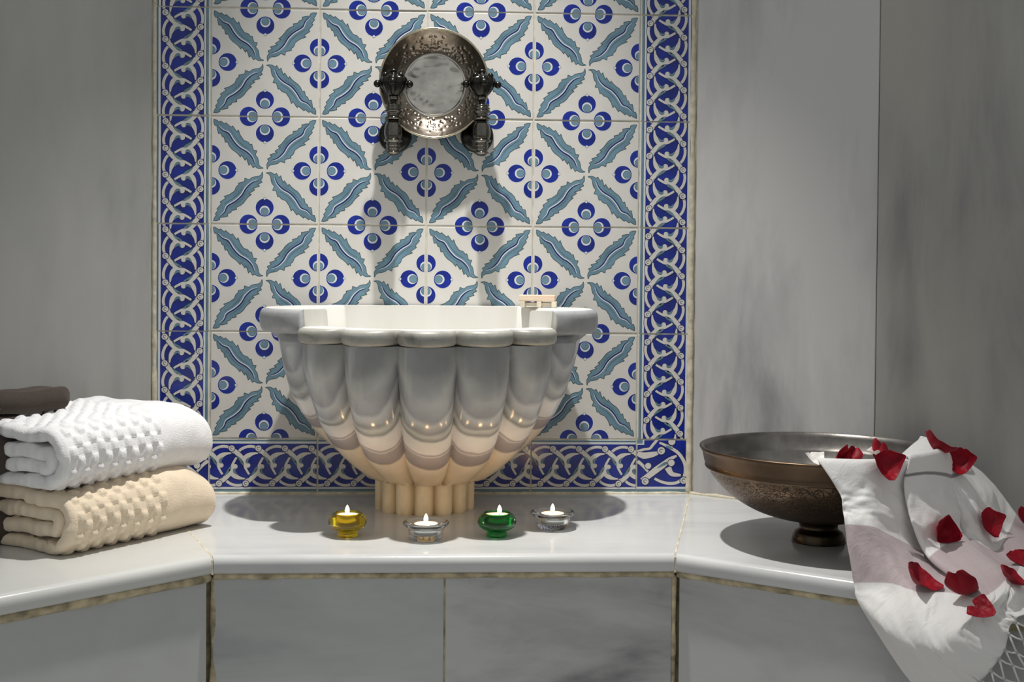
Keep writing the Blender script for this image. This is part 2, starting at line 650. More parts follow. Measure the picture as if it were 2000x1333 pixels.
def prism_along(name, p0, d, n, s0, s1, off0, off1, z0, z1, mat, parent=None, bev=0.001):
    """box whose length runs along d from p0 (s0..s1), thickness along n (off0..off1)"""
    bm = bmesh.new()
    bevel_box(bm, s0, s1, off0, off1, z0, z1, bev, 1)
    Mx = Matrix((d, n, Vector((0, 0, 1)))).transposed().to_4x4()
    Mx.translation = p0
    bmesh.ops.transform(bm, matrix=Mx, verts=bm.verts)
    return bm_obj(name, bm, mat, parent, False)


wall_left = struct(prism_along('wall_left', pL0, dL, nL, 0.02, 1.5, -0.08, -0.004, -0.45, 1.32, M_grout))
prism_along('marble_slab', pL0, dL, nL, 0.005, 0.80, -0.02, 0.0, 0.003, 1.32, M_wallL, wall_left)
prism_along('marble_slab', pL0, dL, nL, 0.8022, 1.5, -0.02, 0.0, 0.003, 1.32, M_wallL, wall_left)
wall_right = struct(prism_along('wall_right', pR0, dR, nR, 0.02, 1.5, -0.08, -0.004, -0.45, 1.32, M_grout_dirty))
prism_along('marble_slab', pR0, dR, nR, 0.006, 0.3485, -0.02, 0.0, 0.003, 1.32, M_wallR, wall_right)
prism_along('marble_slab', pR0, dR, nR, 0.3500, 1.5, -0.02, 0.0005, 0.003, 1.32, M_wallR2, wall_right)
bm = bmesh.new()
bevel_box(bm, -3.2, 3.2, -4.0, 0.1, -0.50, -0.45, 0)
struct(bm_obj('floor', bm, M_floor, smooth=False))


def bead(name, pts, rad, mat, parent, seed, jit=0.3, n=60, squash=None):
    """an irregular hand-run line of grout"""
    rg = random.Random(seed)
    P = [Vector(p) for p in pts]
    path, R = [], []
    segs = len(P) - 1
    for s in range(segs):
        for k in range(n + (1 if s == segs - 1 else 0)):
            t = k / n
            path.append(P[s].lerp(P[s + 1], t))
            q = path[-1] * 25.0
            R.append(rad * (1 + jit * (noise.noise(q + Vector((seed, 0, 0))) * 1.6 + rg.uniform(-0.25, 0.25))))
    bm = bmesh.new()
    tube_bm(bm, path, R, 8)
    return bm_obj(name, bm, mat, parent)


# grout beads: panel sides, foot of the walls
bead('grout_bead', [(0.500, 0.003, 0.0), (0.5005, 0.004, 0.42), (0.501, 0.006, 1.3)], 0.0072, M_grout, wall_back, 1, 0.12)
bead('grout_bead', [(-0.502, 0.003, 0.0), (-0.5025, 0.005, 0.5), (-0.5025, 0.006, 1.3)], 0.0062, M_grout, wall_back, 2, 0.12)
bead('grout_bead', [(-0.5, -0.001, 0.0005), (0.5, -0.001, 0.0003)], 0.0036, M_grout, wall_back, 3, 0.35, 160)
bead('grout_bead', [pR0 + dR * 0.0 + Vector((0, -0.002, 0.001)), pR0 + dR * 1.2 + Vector((0, -0.001, 0.0003))], 0.0036, M_grout, wall_right, 4, 0.35, 160)
bead('grout_bead', [pL0 + Vector((0, -0.002, 0.001)), pL0 + dL * 1.2 + Vector((0, -0.002, 0.001))], 0.0046, M_grout, wall_left, 5, 0.35, 120)

# ------------------------------------------------------------------ the bench
bench = empty('bench', (0, -0.25, 0), 'grey-white marble bench with rounded front edge running along the foot of the walls', 'bench')
bo = Vector((0, 0.25, 0))   # world -> bench-local
cL, cR = Vector((-0.296, -0.503, 0)), Vector((0.385, -0.498, 0))
TH, NR = 0.027, 0.0125


def nosing_profile():
    """(outward offset from front line, z) from top back to underside"""
    pts = []
    for k in range(9):
        a = PI / 2 - k / 8 * PI * 0.5
        pts.append((-NR + NR * math.cos(a) + 0.0, -NR + NR * math.sin(a)))
    pts.append((0.0, -TH + 0.005))
    pts.append((-0.002, -TH + 0.0015))
    pts.append((-0.006, -TH))
    return pts


def bench_slab(name, back0, back1, front0, front1, mat, gap0, gap1):
    """slab between two mitre lines; back0/front0 the first mitre, back1/front1 the second"""
    prof = nosing_profile()
    ax = (front1 - front0).normalized()
    out = ax.cross(Vector((0, 0, 1))).normalized()
    if out.y > 0:
        out = -out
    bm = bmesh.new()
    rings = []
    for (b, f, gp) in ((back0, front0, gap0), (back1, front1, -gap1)):
        mit = (f - b).normalized()
        k = 1.0 / max(0.2, mit.dot(out))
        sh = ax * gp
        ring = []
        ring.append(bm.verts.new(b + sh + Vector((0, 0, -TH)) + bo))
        ring.append(bm.verts.new(b + sh + bo))
        for o_, z in prof:
            ring.append(bm.verts.new(f + sh + mit * (o_ * k) + Vector((0, 0, z)) + bo))
        rings.append(ring)
    n = len(rings[0])
    for i in range(n):
        j = (i + 1) % n
        bm.faces.new((rings[0][i], rings[0][j], rings[1][j], rings[1][i]))
    bm.faces.new(rings[0])
    bm.faces.new(rings[1][::-1])
    o = bm_obj(name, bm, mat, bench, True)
    md = o.modifiers.new('edges', 'EDGE_SPLIT')
    md.split_angle = math.radians(40)
    return o


bL1, bR1 = pL0 + dL * 1.15, pR0 + dR * 1.15
fL1, fR1 = cL + dL * 1.05, cR + dR * 1.05
wL, wR = pL0.copy(), pR0.copy()
M_bench2 = marble('marble_bench_left', (0.62, 0.625, 0.60), (0.54, 0.55, 0.54), stretch=(2, 2, 2), scale=1.2, rough=0.18, lo=0.36, hi=0.56, offset=(3, 1, 2))
M_bench3 = marble('marble_bench_right', (0.63, 0.635, 0.63), (0.44, 0.45, 0.47), stretch=(1.4, 5, 5), rot=(0, 0, -0.55), scale=1.4, rough=0.16, lo=0.38, hi=0.56, offset=(6, 1, 4))
bench_slab('bench_top_slab', wL, wR, cL, cR, M_bench, 0.0016, 0.0016)
bench_slab('bench_top_slab', bL1, wL, fL1, cL, M_bench2, 0, 0.0016)
bench_slab('bench_top_slab', wR, bR1, cR, fR1, M_bench3, 0.0016, 0)


def riser(f0, f1, gap0, gap1, mat, z1=-TH - 0.007):
    ax = (f1 - f0).normalized()
    out = ax.cross(Vector((0, 0, 1))).normalized()
    if out.y > 0:
        out = -out
    ln = (f1 - f0).length
    o = prism_along('riser_slab', f0 + bo, ax, out, gap0, ln - gap1, -0.03, -0.008, -0.449, z1, mat, bench, 0.001)
    return o


mx_ = 0.0425
jm = cL.lerp(cR, (mx_ - cL.x) / (cR.x - cL.x))
riser(fL1, cL, 0, 0.0045, M_riser[0], -TH - 0.0105)
riser(cL, jm, -0.001, 0.0012, M_riser[1])
riser(jm, cR, 0.0012, 0.003, M_riser[2])
riser(cR, fR1, 0.003, 0, M_riser[3])
# bench core behind the slabs and its grout lines
core = bmesh.new()
pts = [bL1, wL, wR, bR1, fR1 - nR * 0.03, cR + Vector((0, 0.032, 0)), cL + Vector((0, 0.032, 0)), fL1 - nL * 0.03]
lo = [core.verts.new(p + bo + Vector((0, 0, -0.448))) for p in pts]
hi = [core.verts.new(p + bo + Vector((0, 0, -TH - 0.0005))) for p in pts]
core.faces.new(lo[::-1])
core.faces.new(hi)
for i in range(8):
    core.faces.new((lo[i], lo[(i + 1) % 8], hi[(i + 1) % 8], hi[i]))
bm_obj('bench_core', core, M_grout_dirty, bench, False)


def gl(p, out, z):
    return p - out * 0.0105 + Vector((0, 0, z)) + bo


oC = Vector((0, -1, 0))
bead('grout_line', [gl(cL, oC, -TH - 0.0035), gl(cR, oC, -TH - 0.0035)], 0.0058, M_grout_dirty, bench, 11, 0.3, 220)
bead('grout_line', [gl(fL1, nL, -TH - 0.006), gl(cL, nL, -TH - 0.0045)], 0.0078, M_grout_dirty, bench, 12, 0.3, 160)
bead('grout_line', [gl(cR, nR, -TH - 0.0035), gl(fR1, nR, -TH - 0.0035)], 0.0056, M_grout_dirty, bench, 13, 0.35, 160)
for p, sd, rd in ((cL, 14, 0.0055), (cR, 15, 0.0048), (jm, 16, 0.0026)):
    bead('grout_line', [p + Vector((0, 0.0125, -TH - 0.006)) + bo, p + Vector((0, 0.0125, -0.44)) + bo], rd, M_grout_dirty, bench, sd, 0.3, 120)
for p, q, sd in ((wL, cL, 17), (wR, cR, 18)):
    mt = (q - p).normalized()
    bead('grout_line', [p + Vector((0, 0, -0.0012)) + bo, q - mt * 0.012 + Vector((0, 0, -0.0012)) + bo, q - mt * 0.0035 + Vector((0, 0, -0.006)) + bo,
                        q - mt * 0.001 + Vector((0, 0, -TH)) + bo], 0.0020, M_grout, bench, sd, 0.3, 40)

# ------------------------------------------------------------------ the marble basin
m, nt, b = nodes('marble_basin')
tc = N(nt, 'ShaderNodeTexCoord')
sx = N(nt, 'ShaderNodeSeparateXYZ')
nt.links.new(tc.outputs['Object'], sx.inputs[0])
wn = N(nt, 'ShaderNodeTexNoise', i_Scale=5.0, i_Detail=3.0)
nt.links.new(tc.outputs['Object'], wn.inputs['Vector'])
# stone layers: depth into the block plus a little height, wavered by noise
a1 = N(nt, 'ShaderNodeMath', operation='MULTIPLY', i_1=-1.0)
nt.links.new(sx.outputs['Y'], a1.inputs[0])
xx = N(nt, 'ShaderNodeMath', operation='MULTIPLY')
nt.links.new(sx.outputs['X'], xx.inputs[0])
nt.links.new(sx.outputs['X'], xx.inputs[1])
a2 = N(nt, 'ShaderNodeMath', operation='MULTIPLY_ADD', i_1=0.12)
nt.links.new(sx.outputs['Z'], a2.inputs[0])
nt.links.new(a1.outputs[0], a2.inputs[2])
a3 = N(nt, 'ShaderNodeMath', operation='MULTIPLY_ADD', i_1=2.1)
nt.links.new(xx.outputs[0], a3.inputs[0])
nt.links.new(a2.outputs[0], a3.inputs[2])
a4 = N(nt, 'ShaderNodeMath', operation='MULTIPLY_ADD', i_1=0.040)
nt.links.new(wn.outputs['Fac'], a4.inputs[0])
nt.links.new(a3.outputs[0], a4.inputs[2])
wn2 = N(nt, 'ShaderNodeTexNoise', i_Scale=17.0, i_Detail=4.0)
nt.links.new(tc.outputs['Object'], wn2.inputs['Vector'])
a5 = N(nt, 'ShaderNodeMath', operation='MULTIPLY_ADD', i_1=0.015)
nt.links.new(wn2.outputs['Fac'], a5.inputs[0])
nt.links.new(a4.outputs[0], a5.inputs[2])
a4 = a5
mr = N(nt, 'ShaderNodeMapRange', i_1=0.13, i_2=0.30)
nt.links.new(a4.outputs[0], mr.inputs[0])
rp = ramp(nt, [(0.0, (0.80, 0.66, 0.48)), (0.19, (0.82, 0.70, 0.55)), (0.215, (0.34, 0.29, 0.28)), (0.36, (0.42, 0.375, 0.37)), (0.38, (0.68, 0.62, 0.60)),
               (0.395, (0.38, 0.345, 0.34)), (0.42, (0.78, 0.74, 0.715)), (0.565, (0.72, 0.71, 0.69)), (0.60, (0.28, 0.29, 0.285)), (0.65, (0.52, 0.53, 0.515)),
               (0.69, (0.30, 0.31, 0.32)), (0.77, (0.50, 0.51, 0.51)), (0.80, (0.31, 0.32, 0.34)), (0.90, (0.48, 0.49, 0.48)), (1.0, (0.32, 0.33, 0.33))])
nt.links.new(mr.outputs[0], rp.inputs['Fac'])
# mottling
n2 = N(nt, 'ShaderNodeTexNoise', i_Scale=14.0, i_Detail=5.0)
nt.links.new(tc.outputs['Object'], n2.inputs['Vector'])
r2_ = ramp(nt, [(0.3, 0.82), (0.7, 1.1)])
nt.links.new(n2.outputs['Fac'], r2_.inputs['Fac'])
mm = N(nt, 'ShaderNodeMix', data_type='RGBA', blend_type='MULTIPLY', i_0=1.0)
nt.links.new(rp.outputs['Color'], mm.inputs[6])
nt.links.new(r2_.outputs['Color'], mm.inputs[7])
nt.links.new(mm.outputs[2], b.inputs['Base Color'])
b.inputs['Roughness'].default_value = 0.2
nb = N(nt, 'ShaderNodeTexNoise', i_Scale=70.0, i_Detail=3.0)
nt.links.new(tc.outputs['Object'], nb.inputs['Vector'])
bp = N(nt, 'ShaderNodeBump', i_Strength=0.08, i_Distance=0.003)
nt.links.new(nb.outputs['Fac'], bp.inputs['Height'])
nt.links.new(bp.outputs['Normal'], b.inputs['Normal'])
M_basin = m
M_basin_in = marble('marble_basin_inside', (0.80, 0.79, 0.75), (0.66, 0.65, 0.6), stretch=(3, 3, 0.5), scale=2.0, rough=0.3)
M_rim = marble('marble_basin_rim', (0.40, 0.405, 0.41), (0.20, 0.205, 0.21), stretch=(3, 3, 6), scale=2.2, rough=0.28, lo=0.40, hi=0.60)
M_lip = marble('marble_basin_lip', (0.42, 0.41, 0.365), (0.18, 0.18, 0.16), stretch=(6, 6, 8), scale=3.2, rough=0.4, lo=0.4, hi=0.6)
M_ped = marble('marble_pedestal', (0.84, 0.71, 0.50), (0.55, 0.42, 0.25), stretch=(5, 5, 3), scale=2.6, rough=0.45, lo=0.38, hi=0.55)

BY = -0.16
basin = empty('wash_basin', (0.0115, BY, 0.0), 'scalloped grey and beige marble basin on a fluted foot against the tiled wall', 'basin')
CUT = math.radians(58.5)


def lob(th, p=0.9, n=15.7):
    """0 at the cusps .. 1 at the lobe centre (theta 0 is a lobe centre, facing the room)"""
    t = (th * n / (2 * PI) + 0.5) % 1.0 * 2 - 1
    return (math.sqrt(max(0.0, 1 - p * t * t)) - math.sqrt(1 - p)) / (1 - math.sqrt(1 - p))


n_tab = [(0.056, 10.6), (0.10, 11.6), (0.15, 13.2), (0.20, 14.6), (0.30, 15.7)]
prof_b = [(0.056, 0.098), (0.062, 0.108), (0.078, 0.129), (0.105, 0.159), (0.137, 0.187), (0.174, 0.213), (0.2145, 0.235), (0.259, 0.249), (0.30, 0.256), (0.309, 0.257)]


def interp(tab, z):
    for (z0, a), (z1, b_) in zip(tab, tab[1:]):
        if z <= z1:
            return a + (b_ - a) * max(0.0, (z - z0) / (z1 - z0))
    return tab[-1][1]


# angles: fine sampling, with a double step at the carved cut
angs = sorted(set([-PI + 2 * PI * k / 448 for k in range(448)] + [-CUT - 0.002, -CUT + 0.002, CUT - 0.002, CUT + 0.002]))
front = lambda th: abs(th) < CUT


def ear(th):
    a = abs(th)
    if a < math.radians(57):
        return 0.0
    t = (a - math.radians(92)) / math.radians(30)
    return max(0.0, 1 - t * t) ** 0.5 if abs(t) < 1 else 0.0


def plan(th, r, zz, shift=0.0, back=0.0):
    x = r * math.sin(th) * (1.0 - 0.0 * shift)
    y = -r * math.cos(th) * 0.95 + shift
    y = min(y, -BY - 0.004 - back)
    return (x, y, zz)


rings = []
for r0_, z0_ in ((0.02, 0.0575), (0.070, 0.0575), (0.086, 0.0535)):
    rings.append((lambda th, r0_=r0_, z0_=z0_: plan(th, r0_ + 0.009 * lob(th) * (r0_ > 0.06), z0_, 0.026), 0))
# (function th -> vert, material)
for z in np.concatenate([np.linspace(0.056, 0.290, 30), [0.3005]]):
    R0 = interp(prof_b, z)
    amp = 0.036 * min(1.0, 0.70 + 0.30 * (z - 0.056) / 0.12)
    sh = 0.026 * max(0.0, 1 - (z - 0.056) / 0.12)
    rings.append((lambda th, R0=R0, amp=amp, z=z, sh=sh: plan(th, R0 - amp * 0.8 + amp * lob(th, 0.96, interp(n_tab, z)), z, sh), 0))


def rim_r(th):
    base = 0.2270 + 0.038 * lob(th, 0.97)
    e = ear(th)
    if e > 0:
        return max(base, 0.236 + 0.050 * e)
    return base


def zt(th):
    return 0.3265 if front(th) else 0.3545


def zb(th):
    # the carved lip hangs a little lower, with a waved edge at the front
    return (0.3035 - 0.0040 * lob(th)) if front(th) else 0.3125


def rim(th, off, f):
    """f 0 bottom .. 1 top of the rim's outer face"""
    z0, z1 = zb(th), zt(th)
    return plan(th, rim_r(th) + off, z0 + (z1 - z0) * f)


for off, f in ((-0.010, 0.0), (-0.003, 0.03), (0.0035, 0.10), (0.0066, 0.24), (0.0076, 0.42), (0.0076, 0.66), (0.0066, 0.82), (0.0036, 0.94), (-0.002, 1.0)):
    rings.append((lambda th, off=off, f=f: rim(th, off, f), 1))
IN = 0.196


def inner(th, r, dz):
    return plan(th, r + 0.004 * lob(th), zt(th) + dz, 0.0, 0.045)


rings.append((lambda th: inner(th, IN + 0.003, 0.0), 2))
rings.append((lambda th: inner(th, IN, -0.003), 2))
for z, r in ((0.29, 0.193), (0.25, 0.188), (0.21, 0.178), (0.18, 0.160), (0.16, 0.130), (0.152, 0.09), (0.15, 0.03)):
    rings.append((lambda th, z=z, r=r: plan(th, r, z, 0.0, 0.048 + 0.3 * max(0, 0.2 - z)), 2))
V, F, MI = [], [], []
na = len(angs)
for fn, mi in rings:
    for th in angs:
        V.append(fn(th))
for i in range(len(rings) - 1):
    for k in range(na):
        k2 = (k + 1) % na
        F.append((i * na + k, i * na + k2, (i + 1) * na + k2, (i + 1) * na + k))
        mi = rings[i + 1][1]
        thm = angs[k]
        if mi == 1 and front(thm):
            mi = 3
        if mi == 0 and rings[i][1] == 0:
            mi = 0
        MI.append(mi)
F.append(tuple(range((len(rings) - 1) * na, len(rings) * na)))
MI.append(2)
F.append(tuple(range(na - 1, -1, -1)))
MI.append(0)
bowl = mesh_obj('basin_bowl', V, F, [M_basin, M_rim, M_basin_in, M_lip], basin, True, MI)
md = bowl.modifiers.new('edges', 'EDGE_SPLIT')
md.split_angle = math.radians(50)

# fluted foot: fourteen half-round columns
PR = 0.0890


def ped_r(th, z):
    t = ((th / (2 * PI / 14) + 0.5) % 1.0 - 0.5) * (2 * PI / 14)
    c_ = PR - 0.0178
    r = c_ * math.cos(t) + math.sqrt(max(1e-6, 0.0178 ** 2 - (c_ * math.sin(t)) ** 2))
    if z < 0.004:
        r -= 0.0012
    return r


V, F = [], []
zs = [0.0, 0.004, 0.02, 0.04, 0.052, 0.0575]
sg = 320
for z in zs:
    for k in range(sg):
        th = 2 * PI * k / sg
        q = Vector((math.sin(th) * 9, math.cos(th) * 9, z * 30))
        rr = ped_r(th, z) + 0.0008 * noise.noise(q)
        V.append((rr * math.sin(th), -rr * math.cos(th), z))
for i in range(len(zs) - 1):
    for k in range(sg):
        k2 = (k + 1) % sg
        F.append((i * sg + k, i * sg + k2, (i + 1) * sg + k2, (i + 1) * sg + k))
F.append(tuple(range(sg - 1, -1, -1)))
F.append(tuple(range((len(zs) - 1) * sg, len(zs) * sg)))
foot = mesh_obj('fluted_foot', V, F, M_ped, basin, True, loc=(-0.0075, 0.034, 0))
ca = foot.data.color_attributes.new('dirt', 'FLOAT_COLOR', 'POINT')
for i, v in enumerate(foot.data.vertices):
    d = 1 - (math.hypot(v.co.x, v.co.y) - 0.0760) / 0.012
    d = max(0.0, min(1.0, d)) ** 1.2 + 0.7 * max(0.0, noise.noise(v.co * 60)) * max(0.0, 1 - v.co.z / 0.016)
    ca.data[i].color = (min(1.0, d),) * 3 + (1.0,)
foot.modifiers.new('edges', 'EDGE_SPLIT').split_angle = math.radians(60)

nt = M_ped.node_tree
b = nt.nodes['Principled BSDF']
src = b.inputs['Base Color'].links[0].from_socket
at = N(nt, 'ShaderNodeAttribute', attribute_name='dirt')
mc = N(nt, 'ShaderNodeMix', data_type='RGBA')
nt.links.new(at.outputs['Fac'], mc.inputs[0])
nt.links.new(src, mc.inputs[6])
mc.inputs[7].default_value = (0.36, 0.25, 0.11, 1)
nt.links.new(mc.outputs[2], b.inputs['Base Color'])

# ------------------------------------------------------------------ soap on the basin rim
M_soap = simple('soap_cream', (0.78, 0.66, 0.50), 0.5, noise_amt=0.12, noise_scale=30)
m, nt, b = nodes('soap_pink')
tc = N(nt, 'ShaderNodeTexCoord')
mp = N(nt, 'ShaderNodeMapping')
mp.inputs['Scale'].default_value = (6, 30, 60)
nt.links.new(tc.outputs['Object'], mp.inputs['Vector'])
nz = N(nt, 'ShaderNodeTexNoise', i_Scale=2.0, i_Detail=4.0)
nt.links.new(mp.outputs['Vector'], nz.inputs['Vector'])
r = ramp(nt, [(0.35, (0.78, 0.50, 0.36)), (0.55, (0.82, 0.64, 0.48)), (0.7, (0.85, 0.74, 0.58))])
nt.links.new(nz.outputs['Fac'], r.inputs['Fac'])
nt.links.new(r.outputs['Color'], b.inputs['Base Color'])
b.inputs['Roughness'].default_value = 0.5
M_soap2 = m
M_rack = simple('soap_rack_cream', (0.76, 0.70, 0.56), 0.5, noise_amt=0.1)
rack = empty('soap_rack', (0.208, -0.085, 0.3548), 'small cream soap rack on the right of the basin rim', 'soap rack', rz=-0.12)
for x in (-0.0295, 0.0, 0.0265):
    bm = bmesh.new()
    bevel_box(bm, x - 0.0042, x + 0.0042, -0.022, 0.022, 0.0, 0.011, 0.001)
    bm_obj('rack_bar', bm, M_rack, rack, False)
bm = bmesh.new()
for y in (-0.012, 0.012):
    bevel_box(bm, -0.030, 0.028, y - 0.003, y + 0.003, 0.002, 0.0085, 0.0008)
bm_obj('rack_rail', bm, M_rack, rack, False)
bm = bmesh.new()
bevel_box(bm, -0.0345, 0.0305, -0.021, 0.021, 0.0112, 0.0222, 0.0018)
soap = bm_obj('soap_bar', bm, M_soap2, None, False, (0.206, -0.085, 0.3548))
soap.rotation_euler = (0, 0, -0.12)
tag(soap, 'pink and cream marbled soap bar lying on the small rack', 'soap')

# ------------------------------------------------------------------ taps and hammered bowl on the tiled wall
M_chrome = simple('old_chrome', (0.17, 0.16, 0.14), 0.12, 1.0, noise_amt=0.25, noise_scale=60)
M_blackm = simple('black_metal', (0.035, 0.034, 0.03), 0.22, 0.9, noise_amt=0.3, noise_scale=80)
M_dkchr = simple('dark_chrome', (0.15, 0.145, 0.125), 0.2, 1.0, noise_amt=0.3, noise_scale=80)


def make_tap():
    t = empty('tap', (0, 0, 0), '', 'tap')
    # wall plate: axis -y
    pr = [(0.0, 0.0), (0.031, 0.0), (0.031, 0.005), (0.029, 0.010), (0.024, 0.013), (0.016, 0.015), (0.0115, 0.019), (0.0105, 0.058), (0.0, 0.058)]
    o = lathe('wall_plate', pr, M_blackm, t, 48)
    o.rotation_euler = (PI / 2, 0, 0)
    # body, turned about a vertical axis at y=-0.062 ; z measured from the plate's centre
    pr = [(0.0, -0.044), (0.006, -0.043), (0.0095, -0.041), (0.0135, -0.0385), (0.0140, -0.0375), (0.0135, -0.0365), (0.0110, -0.0355), (0.0110, -0.0325),
          (0.0125, -0.0315), (0.0125, -0.0295), (0.0112, -0.0285), (0.0112, -0.0262), (0.0128, -0.0252), (0.0128, -0.0236), (0.0118, -0.0225), (0.0118, -0.019),
          (0.0160, -0.0178), (0.0168, -0.016), (0.0160, -0.0142), (0.0135, -0.013)]
    o = lathe('spout', pr, M_chrome, t, 48, (0, -0.074, 0))
    pr = smooth_prof([(0.0135, -0.013), (0.0155, -0.008), (0.0160, 0.0), (0.0150, 0.009), (0.0115, 0.017), (0.0085, 0.0205)], 5)
    pr = [(p[0], p[1]) for p in pr]
    o = lathe('body_dome', pr, M_chrome, t, 48, (0, -0.074, 0))
    pr = [(0.0085, 0.0205), (0.0150, 0.0215), (0.0165, 0.023), (0.0168, 0.0248), (0.0150, 0.0262), (0.0125, 0.0275), (0.0120, 0.031), (0.0125, 0.0345),
          (0.0158, 0.0355), (0.0165, 0.037), (0.0155, 0.0385), (0.0135, 0.0393), (0.0135, 0.0410), (0.0150, 0.0420), (0.0150, 0.0435), (0.0125, 0.0446), (0.0125, 0.0462),
          (0.0140, 0.0472), (0.0140, 0.0486), (0.0110, 0.0498), (0.0075, 0.0520), (0.0068, 0.0565), (0.0, 0.0565)]
    o = lathe('valve_collar', pr, M_chrome, t, 48, (0, -0.074, 0))
    pr = smooth_prof([(0.0062, 0.0555), (0.0085, 0.0580), (0.0098, 0.0605), (0.0090, 0.0635), (0.0060, 0.0650)], 4)
    o = lathe('handle_knuckle', [(p[0], p[1]) for p in pr], M_chrome, t, 40, (0, -0.074, 0))
    # crown handle: fluted cup with four ball-ended arms and a domed top
    bm = bmesh.new()
    pr = smooth_prof([(0.0, 0.0635), (0.0075, 0.0640), (0.0130, 0.0690), (0.0185, 0.0775), (0.0228, 0.0870), (0.0232, 0.0950), (0.0180, 0.1010), (0.0095, 0.1040), (0.0065, 0.1060), (0.0072, 0.1090), (0.0055, 0.1125), (0.0, 0.1140)], 5)
    V, F = lathe_data([(max(p[0], 0.0), p[1]) for p in pr], 64, lambda r, z, a: r * (1 + 0.07 * math.cos(8 * a) * (1 if 0.066 < z < 0.102 else 0)))
    vs = [bm.verts.new(v) for v in V]
    for f in F:
        bm.faces.new([vs[i] for i in f])
    bmesh.ops.remove_doubles(bm, verts=bm.verts, dist=1e-6)
    bm_obj('crown_handle', bm, M_blackm, t, True, (0, -0.074, 0))
    for k in range(4):
        a = k * PI / 2
        d = Vector((math.cos(a), math.sin(a), 0))
        bm = bmesh.new()
        tube_bm(bm, [d * 0.018 + Vector((0, 0, 0.0868)), d * 0.024 + Vector((0, 0, 0.0865)), d * 0.028 + Vector((0, 0, 0.0862))], [0.0055, 0.0040, 0.0042], 12)
        ball_bm(bm, d * 0.0290 + Vector((0, 0, 0.0862)), 0.0068)
        bm_obj('handle_arm', bm, M_blackm, t, True, (0, -0.074, 0))
        d2_ = Vector((math.cos(a + PI / 4), math.sin(a + PI / 4), 0))
        bm = bmesh.new()
        ball_bm(bm, d2_ * 0.0195 + Vector((0, 0, 0.1000)), 0.0055)
        bm_obj('crown_bead', bm, M_blackm, t, True, (0, -0.074, 0))
    bm = bmesh.new()
    tube_bm(bm, [(0, -0.04, 0.002), (0, -0.074, 0.002)], 0.0108, 24)
    bm_obj('tap_neck', bm, M_blackm, t)
    return t


tap = make_tap()
tap.location = (-0.0590, -0.0005, 0.6700)
tag(tap, 'left of the two antique chrome taps with black crown handle, beside the hammered bowl', 'tap', 'taps on the tiled wall')
tap2 = copy_tree(tap)
tap2.location = (0.0935, -0.0005, 0.6715)
tap2.rotation_euler = (0, 0, 0.10)
tag(tap2, 'right of the two antique chrome taps with black crown handle, beside the hammered bowl', 'tap', 'taps on the tiled wall')

m, nt, b = nodes('tinned_copper')
tc = N(nt, 'ShaderNodeTexCoord')
nz = N(nt, 'ShaderNodeTexNoise', i_Scale=18.0, i_Detail=5.0, i_Distortion=0.6)
nt.links.new(tc.outputs['Object'], nz.inputs['Vector'])
r = ramp(nt, [(0.3, (0.15, 0.12, 0.09)), (0.55, (0.23, 0.20, 0.165)), (0.75, (0.32, 0.29, 0.25))])
nt.links.new(nz.outputs['Fac'], r.inputs['Fac'])
nt.links.new(r.outputs['Color'], b.inputs['Base Color'])
b.inputs['Metallic'].default_value = 1.0
b.inputs['Roughness'].default_value = 0.24
nb = N(nt, 'ShaderNodeTexNoise', i_Scale=34.0, i_Detail=2.0, i_Distortion=0.4)
nt.links.new(tc.outputs['Object'], nb.inputs['Vector'])
bp = N(nt, 'ShaderNodeBump', i_Strength=0.30, i_Distance=0.004)
nt.links.new(nb.outputs['Fac'], bp.inputs['Height'])
nt.links.new(bp.outputs['Normal'], b.inputs['Normal'])
M_tin = m
M_boss = simple('tinned_boss', (0.66, 0.635, 0.58), 0.24, 1.0, noise_amt=0.25, noise_scale=30, bump=0.5, bump_scale=45)
M_rimbr = simple('brassy_rim', (0.60, 0.54, 0.40), 0.22, 1.0, noise_amt=0.2, noise_scale=50)

dish = empty('bath_bowl', (0.014, -0.0045, 0.765), 'shallow silver hammered bath bowl hanging on the tiles between the two taps', 'bowl')
dish.rotation_euler = (math.radians(3.0), 0, 0)
RD = 0.0990
dots = []
rg = random.Random(7)
for k in range(260):
    a = rg.uniform(0, 2 * PI)
    dots.append((a, rg.uniform(0.0625, 0.088), rg.uniform(0.0018, 0.0030)))
dv = [(rr * math.cos(a), rr * math.sin(a), s) for a, rr, s in dots]
DX = np.array([d[0] for d in dv])
DZ = np.array([d[1] for d in dv])
DS = np.array([d[2] for d in dv])


def dish_depth(r):
    """distance from the wall plane of the inner surface"""
    t = r / RD
    if r < 0.054:
        return 0.009 + 0.0022 * (r / 0.054) ** 2
    if r < 0.059:
        return 0.0112 - 0.0012 * math.sin((r - 0.054) / 0.005 * PI)
    return 0.0112 + 0.032 * ((r - 0.059) / (RD - 0.059)) ** 1.4


V, F = [], []
nr, nseg = 96, 300
for i in range(nr + 1):
    r_ = RD * i / nr
    for k in range(nseg):
        a = 2 * PI * k / nseg
        x, z = r_ * math.cos(a), r_ * math.sin(a)
        y = dish_depth(r_)
        if r_ < 0.057:
            y += (0.0034 * noise.noise(Vector((x * 26, z * 40, 1.3))) + 0.0016 * noise.noise(Vector((x * 60, z * 90, 4.3)))) * min(1.0, (0.057 - r_) / 0.008)
        if 0.059 < r_ < 0.092:
            d2v = (DX - x) ** 2 + (DZ - z) ** 2
            j = int(np.argmin(d2v))
            q = d2v[j] / DS[j] ** 2
            if q < 1:
                y += 0.0013 * (1 - q)
        V.append((x, -y, z))
for i in range(nr):
    for k in range(nseg):
        k2 = (k + 1) % nseg
        F.append((i * nseg + k, (i + 1) * nseg + k, (i + 1) * nseg + k2, i * nseg + k2))
n0 = len(V)
